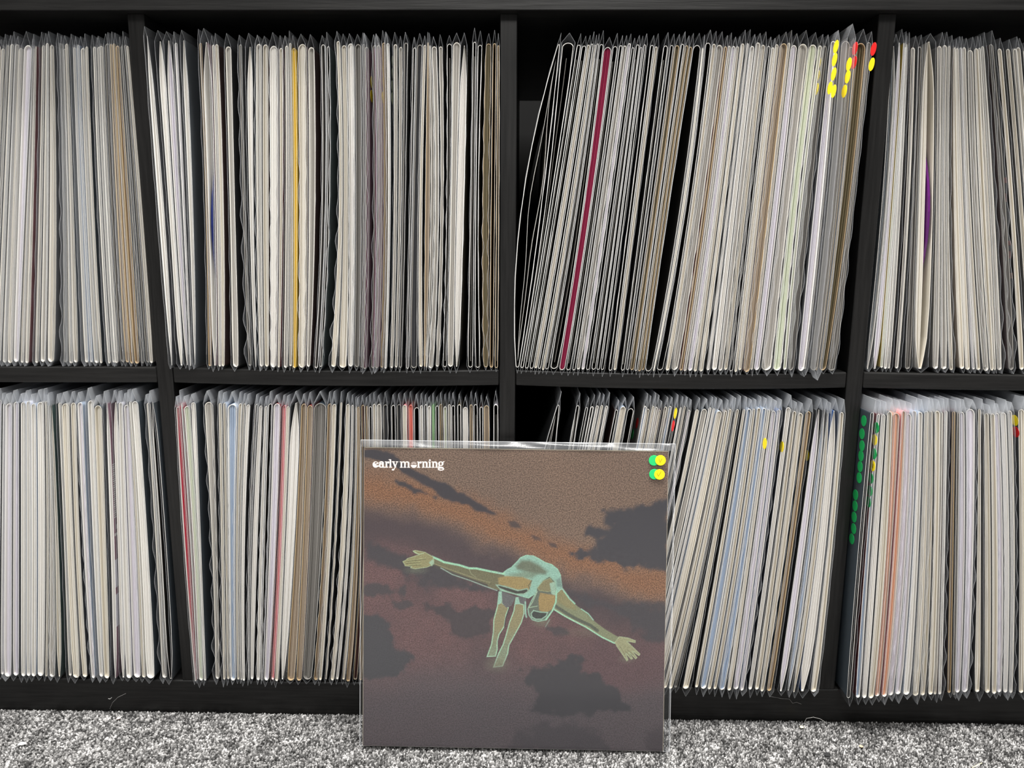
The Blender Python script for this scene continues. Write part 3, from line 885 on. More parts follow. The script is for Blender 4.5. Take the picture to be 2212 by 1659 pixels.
def vnoise(x, y, seed):
    """Smooth value noise on a lattice."""
    r = np.random.default_rng(seed).random((256, 256))
    xi, yi = np.floor(x).astype(int), np.floor(y).astype(int)
    fx, fy = x - xi, y - yi
    fx, fy = fx * fx * (3 - 2 * fx), fy * fy * (3 - 2 * fy)
    g = lambda a, b: r[a % 256, b % 256]
    return (g(xi, yi) * (1 - fx) + g(xi + 1, yi) * fx) * (1 - fy) + (g(xi, yi + 1) * (1 - fx) + g(xi + 1, yi + 1) * fx) * fy


def fbm(x, y, s, seed, oct=4):
    t, a = 0, 0.5
    for i in range(oct):
        t = t + a * vnoise(x / s * 2 ** i, y / s * 2 ** i, seed + i)
        a *= 0.5
    return t / (1 - 0.5 ** oct)


def sdf(P, X, Y):
    """Signed distance to a polygon, negative inside."""
    P = np.array(P, float)
    d = np.full(X.shape, 1e18)
    s = np.zeros(X.shape, bool)
    n = len(P)
    for i in range(n):
        a, b = P[i], P[i - 1]
        e = b - a
        wx, wy = X - a[0], Y - a[1]
        t = np.clip((wx * e[0] + wy * e[1]) / (e @ e + 1e-12), 0, 1)
        d = np.minimum(d, (wx - e[0] * t) ** 2 + (wy - e[1] * t) ** 2)
        c = (a[1] > Y) != (b[1] > Y)
        s ^= c & (X < (b[0] - a[0]) * (Y - a[1]) / (b[1] - a[1] + 1e-12) + a[0])
    return np.where(s, -1, 1) * np.sqrt(d)


def sm(d, w):
    """1 inside, 0 outside, over a soft border of width w."""
    t = np.clip(0.5 - d / (2 * w), 0, 1)
    return t * t * (3 - 2 * t)


def lin3(c):
    return np.array(srgb(*c))


def mixc(img, col, a):
    return img * (1 - a[..., None]) + lin3(col) * a[..., None]


def landscape(px, py):
    x, y = (px - 760) * 2.37, (py - 940) * 2.37
    n1 = fbm(x, y, 160, 11) - 0.5
    n2 = fbm(x, y, 45, 23) - 0.5
    n3 = fbm(x, y, 420, 31) - 0.5
    yc = np.interp(x, [60, 300, 600, 800, 1100, 1300, 1600], [290, 330, 440, 520, 660, 720, 790])
    d = y - yc + 70 * n1 + 45 * n2
    img = np.zeros(x.shape + (3,)) + lin3((110, 92, 80))
    img = mixc(img, (122, 100, 84), np.clip(0.5 + 1.6 * n3, 0, 1) * 0.6)
    img = mixc(img, (128, 92, 68), sm(np.abs(d + 30) - 70, 75))
    img = mixc(img, (74, 63, 65), sm(80 - d, 75))
    img = mixc(img, (102, 77, 76), sm(255 - d, 70) * np.clip(0.75 + 1.2 * n1, 0, 1))
    img = mixc(img, (80, 76, 79), sm(1210 - y - 150 * n3, 190) * 0.85)  # grey veil of the carpet's reflection in the plastic, painted into the print
    img = mixc(img, (92, 70, 72), sm(np.hypot((x - 1380) / 260, (y - 1180) / 130) * 200 - 200, 90) * 0.7)
    dark = [
        ([(60, 75), (180, 85), (330, 180), (440, 235), (560, 290), (640, 340), (745, 408), (640, 385), (520, 340), (420, 290), (330, 235), (230, 180), (130, 135), (60, 110)], (58, 57, 62), 7, 14),
        ([(225, 235), (300, 250), (380, 290), (425, 320), (340, 300), (255, 270)], (60, 59, 63), 7, 22),
        ([(795, 440), (830, 445), (860, 470), (820, 465)], (74, 64, 62), 6, 14), ([(920, 512), (960, 525), (970, 540), (935, 535)], (76, 64, 62), 6, 14), ([(1010, 552), (1045, 560), (1055, 578), (1020, 570)], (76, 64, 62), 6, 14),
        ([(1290, 385), (1400, 370), (1560, 330), (1640, 280), (1640, 720), (1530, 690), (1430, 660), (1330, 665), (1200, 640), (1110, 610), (1100, 590), (1180, 580), (1250, 560), (1290, 520), (1200, 505), (1210, 490), (1320, 470), (1300, 430)], (60, 60, 65), 16, 40),
        ([(1090, 800), (1250, 830), (1400, 870), (1640, 880), (1640, 1100), (1500, 1010), (1380, 920), (1200, 870)], (67, 64, 67), 26, 50),
        ([(30, 930), (110, 915), (190, 980), (220, 1080), (330, 1110), (340, 1140), (260, 1190), (200, 1240), (30, 1250)], (66, 66, 69), 12, 36),
        ([(390, 880), (480, 865), (560, 900), (620, 870), (740, 900), (700, 1000), (580, 1020), (500, 1010), (470, 940)], (68, 62, 64), 14, 40),
        ([(30, 745), (180, 765), (260, 790), (250, 830), (120, 830), (30, 820)], (70, 65, 67), 12, 34), ([(200, 840), (300, 870), (270, 900), (210, 880)], (72, 66, 68), 12, 30),
        ([(90, 570), (220, 590), (420, 660), (600, 750), (760, 800), (600, 800), (380, 760), (240, 690), (60, 640)], (66, 63, 66), 24, 40),
        ([(1000, 980), (1090, 985), (1110, 1015), (1040, 1020)], (72, 66, 68), 14, 30),
        ([(900, 1420), (940, 1330), (860, 1200), (1000, 1170), (1100, 1140), (1180, 1140), (1160, 1220), (1260, 1230), (1310, 1270), (1380, 1310), (1390, 1360), (1450, 1400), (1350, 1410), (1100, 1430)], (62, 61, 64), 12, 36),
        ([(810, 1640), (850, 1520), (1000, 1480), (1200, 1500), (1300, 1560), (1400, 1640)], (70, 66, 69), 30, 50),
        ([(1500, 1520), (1600, 1480), (1640, 1640), (1540, 1640)], (72, 66, 69), 30, 40),
    ]
    for P, c, w, rough in dark:
        img = mixc(img, c, sm(sdf(P, x, y) + rough * 2.0 * n2 + rough * n1, w) * 0.95)
    return img


MINT, OLIVE, TAN, DK = (146, 184, 164), (104, 106, 86), (146, 132, 92), (66, 68, 64)


def figure(img, px, py):
    x, y = (px - 850) * 3.95, (py - 1150) * 3.95
    n2 = fbm(x, y, 26, 51) - 0.5

    def shape(P, fill, rim=None, rw=7, soft=2.5, alpha=1.0, rimside=0):
        nonlocal img
        d = sdf(P, x, y)
        img = mixc(img, fill, sm(d, soft) * alpha)
        if rim is not None:
            img = mixc(img, rim, sm(np.abs(d + rw * 0.45) - rw * 0.42, 3.2) * alpha * 0.85)

    def stroke(pts, col, w, alpha=1.0):
        nonlocal img
        d = np.full(x.shape, 1e9)
        for a, b in zip(pts[:-1], pts[1:]):
            ex, ey = b[0] - a[0], b[1] - a[1]
            t = np.clip(((x - a[0]) * ex + (y - a[1]) * ey) / (ex * ex + ey * ey), 0, 1)
            d = np.minimum(d, np.hypot(x - a[0] - ex * t, y - a[1] - ey * t))
        img = mixc(img, col, sm(d - w / 2, 2.2) * alpha)

    # glow below the hands and feet
    for cx, cy_, rx, ry, a in ((190, 320, 130, 45, 0.25), (880, 1120, 130, 90, 0.25), (1260, 760, 100, 60, 0.3), (1990, 1080, 90, 45, 0.2), (1650, 850, 240, 60, 0.12)):
        img = mixc(img, (140, 150, 120), np.clip(1 - np.hypot((x - cx) / rx, (y - cy_) / ry), 0, 1) * a)
    # legs
    fade = np.clip((1190 - y) / 150, 0, 1)
    legs = [([(895, 500), (920, 500), (930, 600), (985, 640), (960, 700), (945, 800), (900, 870), (885, 930), (885, 1000), (870, 1055), (790, 1060), (830, 950), (845, 850), (850, 740), (880, 630)], [(900, 640), (860, 740), (850, 850), (832, 950), (800, 1050)]),
            ([(1040, 550), (1060, 550), (1075, 600), (1112, 612), (1115, 690), (1090, 770), (1030, 880), (985, 960), (975, 1030), (930, 1140), (845, 1150), (890, 1030), (930, 950), (955, 870), (985, 760), (1020, 670)], [(1020, 670), (985, 760), (958, 870), (930, 950), (890, 1030)])]
    for P, L_ in legs:
        d = sdf(P, x, y)
        img = mixc(img, (138, 131, 98), sm(d, 3) * fade)
        img = mixc(img, (126, 140, 118), sm(d, 3) * fade * np.clip((y - 800) / 200, 0, 1) * 0.8)
        img = mixc(img, (158, 190, 166), sm(np.abs(d + 4) - 4, 2.5) * fade)
    shape([(920, 500), (1040, 545), (1005, 620), (960, 640), (925, 600)], (98, 98, 98))
    shape([(1062, 545), (1130, 530), (1130, 620), (1112, 612), (1078, 600)], (98, 98, 98))
    shape([(895, 500), (920, 500), (918, 600), (885, 615)], MINT)
    shape([(1045, 550), (1062, 548), (1078, 608), (1030, 612)], MINT)
    stroke([(985, 640), (955, 730), (945, 800)], (58, 52, 54), 8)
    stroke([(1122, 590), (1125, 690), (1132, 720)], MINT, 12)
    # far arm (to the right of the head) and hand
    shape([(1400, 460), (1440, 475), (1500, 560), (1560, 620), (1650, 690), (1720, 760), (1800, 820), (1900, 880), (1925, 890), (1888, 945), (1780, 892), (1640, 802), (1500, 732), (1400, 682), (1365, 650), (1385, 520)], (126, 131, 102))
    shape([(1390, 500), (1440, 475), (1500, 560), (1540, 605), (1560, 660), (1480, 640), (1400, 590)], (134, 128, 92), soft=14)
    stroke([(1380, 625), (1480, 690), (1560, 735), (1680, 790), (1740, 835)], (74, 78, 72), 26, 0.8)
    stroke([(1370, 655), (1450, 705), (1510, 738), (1640, 804), (1780, 892), (1885, 942)], (160, 196, 174), 11)
    stroke([(1440, 480), (1500, 562), (1545, 605)], (150, 188, 168), 12)
    stroke([(1600, 650), (1660, 690), (1705, 745)], (150, 188, 168), 8)
    shape([(1925, 885), (2000, 895), (2068, 920), (2065, 940), (1995, 927), (2050, 980), (2107, 1035), (2097, 1052), (2040, 1012), (2082, 1065), (2068, 1080), (2012, 1022), (2045, 1075), (2030, 1082), (1985, 1032), (2004, 1085), (1992, 1096), (1950, 1035), (1905, 970), (1888, 935)], (150, 150, 116), (172, 190, 152), 5)
    for a, b in (((2000, 1000), (2050, 1045)), ((1980, 1010), (2030, 1060)), ((1930, 965), (1975, 1040))):
        stroke([a, b], (92, 92, 74), 4, 0.8)
    # back and shoulders
    shape([(925, 345), (970, 310), (1000, 295), (1050, 245), (1080, 210), (1130, 190), (1190, 195), (1240, 220), (1290, 250), (1350, 270), (1400, 310), (1425, 360), (1432, 420), (1440, 475), (1390, 520), (1330, 500), (1210, 520), (1150, 560), (1080, 540), (900, 490), (880, 400)], (140, 178, 160), (160, 196, 176), 6)
    shape([(1040, 285), (1090, 235), (1160, 235), (1250, 280), (1310, 330), (1295, 358), (1180, 350), (1110, 330), (1050, 312)], (104, 112, 94), soft=22)
    shape([(980, 355), (1120, 330), (1230, 350), (1180, 390), (1050, 385)], (116, 128, 106), soft=18, alpha=0.7)
    shape([(1385, 400), (1425, 380), (1440, 470), (1395, 460)], (96, 112, 106), soft=12, alpha=0.6)
    # near arm (to the left) and hand
    shape([(330, 200), (430, 250), (560, 275), (640, 300), (700, 300), (800, 320), (880, 345), (935, 340), (960, 420), (900, 490), (780, 457), (650, 407), (500, 357), (400, 302), (335, 282)], (108, 105, 80))
    stroke([(345, 285), (430, 320), (540, 362), (660, 405), (790, 450)], (72, 68, 66), 26, 0.85)
    stroke([(340, 262), (440, 300), (540, 335), (680, 385), (820, 425)], (150, 148, 112), 5, 0.8)
    stroke([(325, 205), (380, 228), (430, 252), (560, 277), (640, 303), (705, 305), (800, 325), (940, 352)], (152, 190, 168), 17)
    stroke([(400, 300), (500, 357), (650, 407), (780, 457), (880, 492)], (150, 172, 158), 7)
    stroke([(640, 305), (660, 350), (700, 380)], (152, 160, 126), 5, 0.7)
    shape([(75, 245), (100, 235), (115, 220), (200, 192), (215, 188), (180, 175), (163, 158), (180, 150), (265, 165), (335, 205), (345, 240), (330, 277), (280, 297), (180, 310), (140, 300), (150, 288), (95, 285), (92, 272)], (140, 136, 98), (172, 190, 150), 5)
    stroke([(165, 158), (215, 184), (255, 176)], (172, 192, 158), 5)
    for a, b in (((110, 245), (230, 232)), ((105, 262), (225, 256)), ((130, 280), (230, 276)), ((225, 232), (275, 225))):
        stroke([a, b], (84, 84, 60), 4.5, 0.85)
        stroke([(a[0], a[1] - 8), (b[0], b[1] - 8)], (176, 186, 140), 3, 0.7)
    shape([(300, 255), (335, 225), (345, 262), (325, 285)], (152, 178, 150), soft=6)
    # upper arm
    shape([(890, 385), (960, 368), (1100, 378), (1178, 408), (1165, 460), (1150, 492), (1050, 486), (960, 458), (895, 440)], (150, 132, 88), soft=10)
    shape([(865, 442), (900, 443), (980, 465), (1060, 490), (1140, 472), (1153, 500), (1112, 527), (1040, 527), (960, 502), (900, 478)], (64, 64, 58), (160, 192, 168), 9)
    stroke([(1178, 408), (1150, 450), (1160, 480)], (70, 74, 66), 7, 0.8)
    # head
    shape([(1215, 470), (1270, 400), (1330, 362), (1382, 415), (1395, 520), (1390, 570), (1372, 650), (1322, 712), (1292, 748), (1230, 760), (1178, 745), (1150, 705), (1140, 650), (1165, 590), (1212, 505)], (96, 104, 92), (150, 188, 164), 10)
    shape([(1225, 470), (1275, 410), (1335, 385), (1372, 440), (1365, 490), (1320, 505), (1240, 495)], (128, 122, 90), (150, 160, 122), 5)
    shape([(1330, 430), (1375, 420), (1385, 545), (1345, 520)], (150, 178, 156), soft=6)
    shape([(1248, 512), (1382, 535), (1376, 590), (1350, 655), (1292, 684), (1242, 662), (1234, 575)], (152, 130, 86), soft=7)
    stroke([(1225, 500), (1185, 590), (1152, 640), (1225, 625)], (156, 178, 150), 6)
    shape([(1166, 690), (1190, 658), (1250, 672), (1320, 676), (1305, 712), (1262, 742), (1210, 742), (1176, 722)], (62, 66, 62), (160, 196, 172), 10)
    stroke([(1388, 500), (1384, 590), (1352, 668), (1300, 742)], (152, 190, 168), 12)
    stroke([(1330, 740), (1295, 800)], (140, 160, 146), 9, 0.5)
    # printed grain
    img = img * (1 + 0.18 * n2[..., None])
    return img


def lettering(img, px, py):
    X, Y = (px - 780) * 7.373, (py - 950) * 7.373
    INK = (248, 232, 224)
    D = np.full(X.shape, 1e9)

    def add(d):
        nonlocal D
        D = np.minimum(D, d)

    def cut(d):
        nonlocal D
        D = np.maximum(D, -d)

    seg = lambda a, b, w: np.hypot(X - a[0] - (b[0] - a[0]) * (t_ := np.clip(((X - a[0]) * (b[0] - a[0]) + (Y - a[1]) * (b[1] - a[1])) / max(1e-6, (b[0] - a[0]) ** 2 + (b[1] - a[1]) ** 2), 0, 1)), Y - a[1] - (b[1] - a[1]) * t_) - w / 2
    rc = lambda x0, y0, x1, y1: np.maximum(np.abs(X - (x0 + x1) / 2) - (x1 - x0) / 2, np.abs(Y - (y0 + y1) / 2) - (y1 - y0) / 2)
    el = lambda cx, cy_, rx, ry: (np.hypot((X - cx) / rx, (Y - cy_) / ry) - 1) * min(rx, ry)
    # e
    e = el(232, 400, 48, 50)
    e = np.maximum(e, -el(238, 374, 20, 12))
    e = np.maximum(e, -sdf([(226, 392), (300, 386), (300, 412), (236, 408)], X, Y))
    add(e); add(seg((205, 410), (272, 376), 17)); add(seg((240, 442), (285, 424), 14))
    # a
    a = np.maximum(el(318, 414, 38, 36), -el(322, 416, 12, 19))
    add(a); add(rc(334, 366, 362, 446)); add(np.maximum(np.maximum(el(325, 374, 38, 27), -el(318, 380, 16, 12)), Y - 376)); add(el(300, 376, 14, 11)); add(rc(334, 434, 380, 449))
    # r
    add(rc(390, 352, 416, 448)); add(rc(378, 350, 405, 362)); add(rc(380, 437, 428, 449)); add(el(434, 366, 17, 17)); add(seg((410, 374), (430, 358), 12))
    # l
    add(rc(454, 320, 480, 448)); add(rc(440, 316, 470, 328)); add(rc(442, 437, 492, 449))
    # y
    add(seg((512, 358), (545, 436), 25)); add(seg((574, 356), (528, 470), 13)); add(rc(488, 349, 538, 361)); add(rc(552, 349, 592, 361)); add(el(508, 480, 20, 14)); add(seg((508, 488), (532, 462), 12))
    # m
    for x0 in (628, 684, 742):
        add(rc(x0, 362, x0 + 25, 448)); add(rc(x0 - 10, 437, x0 + 35, 449))
    add(rc(614, 350, 645, 362))
    for x0 in (640, 697):
        add(np.maximum(np.maximum(el(x0 + 35, 384, 37, 36), -el(x0 + 28, 392, 20, 26)), Y - 400))
    # rising sun in place of the o
    add(np.maximum(el(838, 404, 49, 49), 404 - Y))
    for k in range(7):
        t = math.pi * (k + 0.5) / 7
        add(seg((838 - 18 * math.cos(t), 394 - 14 * math.sin(t)), (838 - 46 * math.cos(t), 394 - 44 * math.sin(t)), 5))
    # r
    add(rc(900, 352, 926, 448)); add(rc(888, 350, 915, 362)); add(rc(888, 437, 940, 449)); add(el(946, 366, 17, 17)); add(seg((920, 374), (942, 358), 12))

    def n_(x0):
        add(rc(x0, 352, x0 + 26, 448)); add(rc(x0 - 12, 350, x0 + 12, 362)); add(rc(x0 - 10, 437, x0 + 36, 449))
        add(rc(x0 + 54, 384, x0 + 80, 448)); add(rc(x0 + 44, 437, x0 + 90, 449))
        add(np.maximum(np.maximum(el(x0 + 46, 384, 35, 36), -el(x0 + 36, 394, 18, 26)), Y - 400))
    n_(976)
    add(rc(1078, 352, 1104, 448)); add(rc(1066, 350, 1092, 362)); add(rc(1066, 437, 1114, 449)); add(el(1092, 330, 15, 14))
    n_(1132)
    # g
    add(np.maximum(el(1266, 385, 43, 37), -el(1266, 385, 14, 25))); add(seg((1296, 362), (1318, 352), 14))
    add(np.maximum(el(1268, 468, 52, 27), -el(1270, 470, 28, 9))); add(seg((1240, 416), (1232, 440), 18)); add(seg((1236, 440), (1296, 446), 20))
    return mixc(img, INK, sm(D, 2.2))


mp_mat, ntp, bp_ = new_mat('printed_cover_art', 0.42, 0.35)
at_ = ntp.nodes.new('ShaderNodeAttribute')
at_.attribute_name = 'ink'
tcp = ntp.nodes.new('ShaderNodeTexCoord')
nzp = ntp.nodes.new('ShaderNodeTexNoise')
nzp.inputs['Scale'].default_value = 850
nzp.inputs['Detail'].default_value = 1.5
mrp = ntp.nodes.new('ShaderNodeMapRange')
mrp.inputs[1].default_value = 0.33
mrp.inputs[2].default_value = 0.67
mrp.inputs[3].default_value = 0.5
mrp.inputs[4].default_value = 1.5
vmp = ntp.nodes.new('ShaderNodeVectorMath')
vmp.operation = 'SCALE'
ntp.links.new(tcp.outputs['Object'], nzp.inputs['Vector'])
ntp.links.new(nzp.outputs['Fac'], mrp.inputs[0])
ntp.links.new(at_.outputs['Color'], vmp.inputs[0])
gate = ntp.nodes.new('ShaderNodeMath'); gate.operation = 'MULTIPLY_ADD'   # grain only where the ink is mid-toned
ntp.links.new(mrp.outputs[0], gate.inputs[0])
ntp.links.new(at_.outputs['Alpha'], gate.inputs[1])
inv = ntp.nodes.new('ShaderNodeMath'); inv.operation = 'SUBTRACT'; inv.inputs[0].default_value = 1.0
ntp.links.new(at_.outputs['Alpha'], inv.inputs[1])
ntp.links.new(inv.outputs[0], gate.inputs[2])
ntp.links.new(gate.outputs[0], vmp.inputs['Scale'])
ntp.links.new(vmp.outputs[0], bp_.inputs['Base Color'])


def print_grid(name, u0, u1, v0, v1, nu, nv, z, paint, parent):
    u, v = np.meshgrid(np.linspace(u0, u1, nu), np.linspace(v0, v1, nv))
    px, py = to_px(u, v)
    img, grain = paint(px, py)
    co = np.stack([u * LS, v * LS, np.full_like(u, z)], -1).reshape(-1, 3)
    i = np.arange((nu - 1) * (nv - 1))
    r, c = i // (nu - 1), i % (nu - 1)
    a = r * nu + c
    f = np.stack([a, a + 1, a + nu + 1, a + nu], 1)
    me = bpy.data.meshes.new(name)
    me.vertices.add(len(co)); me.loops.add(f.size); me.polygons.add(len(f))
    me.vertices.foreach_set('co', co.ravel())
    me.loops.foreach_set('vertex_index', f.ravel())
    me.polygons.foreach_set('loop_start', np.arange(len(f)) * 4)
    me.polygons.foreach_set('loop_total', np.full(len(f), 4))
    at2 = me.attributes.new('ink', 'FLOAT_COLOR', 'POINT')
    rgba = np.concatenate([np.minimum(np.where(img > 0.5, img * 1.05, img * 0.9), 0.94), grain[..., None]], -1).reshape(-1, 4).astype(np.float32)
    at2.data.foreach_set('color', rgba.ravel())
    me.materials.append(mp_mat)
    me.update(); me.validate()
    o = bpy.data.objects.new(name, me)
    COL.objects.link(o)
    return apart(o, parent)


def grain_of(img):
    L_ = img.mean(-1)
    return np.clip((L_ - 0.045) / 0.06, 0.08, 1.0) * np.clip((0.6 - L_) / 0.3, 0, 1)


def paint_base(px, py):
    g = landscape(px, py)
    return g, grain_of(g)


def paint_fig(px, py):
    g = landscape(px, py)
    gr = grain_of(g)
    f = figure(g.copy(), px, py)
    ch = np.clip(np.abs(f - g).sum(-1) / 0.05, 0, 1)
    return f, gr * (1 - ch) + 0.35 * ch


def paint_txt(px, py):
    g = landscape(px, py)
    f = lettering(g.copy(), px, py)
    ch = np.clip(np.abs(f - g).sum(-1) / 0.2, 0, 1)
    return f, grain_of(g) * (1 - ch)


TH = 0.0032
# the board jacket, its front edge a lighter cut line
bv = 0.0006
jv, jf = [], []
for zz_, ins_ in ((-TH, bv), (-TH + bv, 0), (-bv, 0), (0.0, bv)):
    jv += [(ins_, ins_, zz_), (LS - ins_, ins_, zz_), (LS - ins_, LS - ins_, zz_), (ins_, LS - ins_, zz_)]
for i in range(3):
    for j in range(4):
        a, c = i * 4 + j, i * 4 + (j + 1) % 4
        jf.append((a, c, c + 4, a + 4))
jf += [(3, 2, 1, 0), (12, 13, 14, 15)]
jk = apart(mesh_obj('jacket', jv, jf, paper('album_board_edge', (0.70, 0.62, 0.48), var=0.08)))
pr = print_grid('cover_print', 0.0015, 0.9985, 0.0015, 0.9985, 240, 240, 0.00006, paint_base, album)
fu = [to_uv(850 + a / 3.95, 1150 + b / 3.95) for a, b in ((40, 130), (2140, 130), (40, 1215), (2140, 1215))]
u0, u1 = min(p[0] for p in fu), max(p[0] for p in fu)
v0, v1 = min(p[1] for p in fu), max(p[1] for p in fu)
fg = print_grid('printed_figure', u0, u1, v0, v1, 600, 330, 0.00011, paint_fig, pr)
fg['label'] = 'mint green stooping figure with outstretched arms'
fu = [to_uv(780 + a / 7.373, 950 + b / 7.373) for a, b in ((172, 302), (1335, 302), (172, 505), (1335, 505))]
u0, u1 = min(p[0] for p in fu), max(p[0] for p in fu)
v0, v1 = min(p[1] for p in fu), max(p[1] for p in fu)
tx = print_grid('title_lettering', u0, u1, v0, v1, 420, 80, 0.00011, paint_txt, pr)
tx['label'] = 'cream title in heavy rounded serif letters'


# clear bag round the album
def bag_sheet(name, side):
    nx, ny = 70, 70
    L0, R0, B0, T0 = -0.0032, LS + 0.0068, -0.0004, LS + 0.0074
    xs = np.concatenate([[L0, L0 + 0.0012, -0.0004], np.linspace(0.004, LS - 0.004, nx), [LS + 0.0004, LS + 0.003, R0]])
    ys = np.concatenate([[B0, 0.0008], np.linspace(0.004, LS - 0.003, ny), [LS + 0.0004, LS + 0.0018, LS + 0.0034, LS + 0.0052, T0]])
    X, Y = np.meshgrid(xs, ys)
    flat = 0.0007 if side > 0 else -TH - 0.0006
    mid = -TH / 2
    e = np.minimum.reduce([(X - L0) / (0.0 - L0), (R0 - X) / (R0 - LS), (Y - B0) / (0.0008 - B0), (T0 - Y) / (T0 - LS)])
    e = np.clip(e, 0, 1) ** 0.7
    Z = mid + (flat - mid) * e
    Z = Z + side * 0.00016 * (fbm(X * 1000, Y * 1000, 60, 77) - 0.3) * (e > 0.99)
    strip = np.clip((Y - LS) / 0.002, 0, 1) * np.clip((T0 - Y) / 0.0015, 0, 1)
    Z = Z + strip * side * (0.0016 * (fbm(X * 1000, Y * 1500, 60, 91, 2) - 0.5) + 0.0007 * np.sin(X * 60 + 1.0 + Y * 260))
    V = np.stack([X, Y, Z], -1).reshape(-1, 3)
    n = len(xs)
    F = []
    for j in range(len(ys) - 1):
        for i in range(n - 1):
            a = j * n + i
            F.append((a, a + 1, a + n + 1, a + n))
    return [tuple(p) for p in V], F, (L0, R0, B0, T0, mid)


V1, F1, lim = bag_sheet('front', 1)
V2, F2, _ = bag_sheet('back', -1)
n1 = len(V1)
F = F1 + [tuple(i + n1 for i in f[::-1]) for f in F2]
V = V1 + V2
mi = [2 if max(V[i][1] for i in f) > LS + 0.0005 else 0 for f in F]
L0, R0, B0, T0, mid = lim
tk = 0.00022


def seam(p, q, off):
    b = len(V)
    V.extend([(p[0] - off[0], p[1] - off[1], mid + 0.0003), (p[0] + off[0], p[1] + off[1], mid + 0.0003), (q[0] + off[0], q[1] + off[1], mid + 0.0003), (q[0] - off[0], q[1] - off[1], mid + 0.0003)])
    F.append((b, b + 1, b + 2, b + 3)); mi.append(1)


seam((L0, B0), (L0, T0), (tk, 0)); seam((R0, B0), (R0, T0), (tk, 0)); seam((L0, T0), (R0, T0), (0, tk)); seam((L0, B0), (R0, B0), (0, tk)); seam((R0 - 0.0012, B0), (R0 - 0.0012, T0), (tk * 0.6, 0))
sl_ = apart(mesh_obj('plastic_outer_sleeve', V, F, [FILM_FRONT, FILM_EDGE, FILM_STRIP], None, mi, smooth=True))
# four round stickers on the bag, two ticked in pen
pen, _nt, pb = new_mat('pen_ink', 0.6, 0.2)
pb.inputs['Base Color'].default_value = (0.25, 0.17, 0.01, 1)
STICK['E'] = paper('sticker_bright_green', (0.02, 0.44, 0.13), rough=0.5, var=0.04)
for (px, py, col, zo, tick) in ((1411.9, 994.2, 'E', 0.0012, None), (1425.9, 993.8, 'y', 0.0016, ((-36, -38), (-11, 50), (32, -42))), (1412.9, 1023.7, 'E', 0.0012, None), (1423.8, 1024.1, 'y', 0.0016, ((-58, -32), (-26, 40), (36, -70)))):
    u, v = to_uv(px, py)
    V, F = [], []
    m_ = 40
    for zq, rr in ((zo - 0.0002, 0.0053), (zo + 0.00008, 0.0053), (zo + 0.00015, 0.0050)):
        for i in range(m_):
            a = 2 * math.pi * i / m_
            V.append((u * LS + rr * math.cos(a), v * LS + rr * math.sin(a), zq))
    for k in range(2):
        F += [(k * m_ + i, k * m_ + (i + 1) % m_, (k + 1) * m_ + (i + 1) % m_, (k + 1) * m_ + i) for i in range(m_)]
    F.append(tuple(range(2 * m_, 3 * m_)))
    st = apart(mesh_obj('round_sticker', V, F, STICK[col]))
    st['label'] = 'yellow round sticker with a pen tick' if tick else 'green round sticker'
    if tick:
        s_ = 0.0053 / 117
        V, F = [], []
        pts = [(u * LS + a * s_, v * LS - b * s_) for a, b in tick]
        for p, q in zip(pts[:-1], pts[1:]):
            d = Vector((q[0] - p[0], q[1] - p[1])).normalized() * 0.00022
            b = len(V)
            for (x, y) in ((p[0] + d.y, p[1] - d.x), (p[0] - d.y, p[1] + d.x), (q[0] - d.y, q[1] + d.x), (q[0] + d.y, q[1] - d.x)):
                V.append((x, y, zo + 0.0002))
            F.append((b, b + 1, b + 2, b + 3))
        apart(mesh_obj('pen_tick', V, F, pen), st)

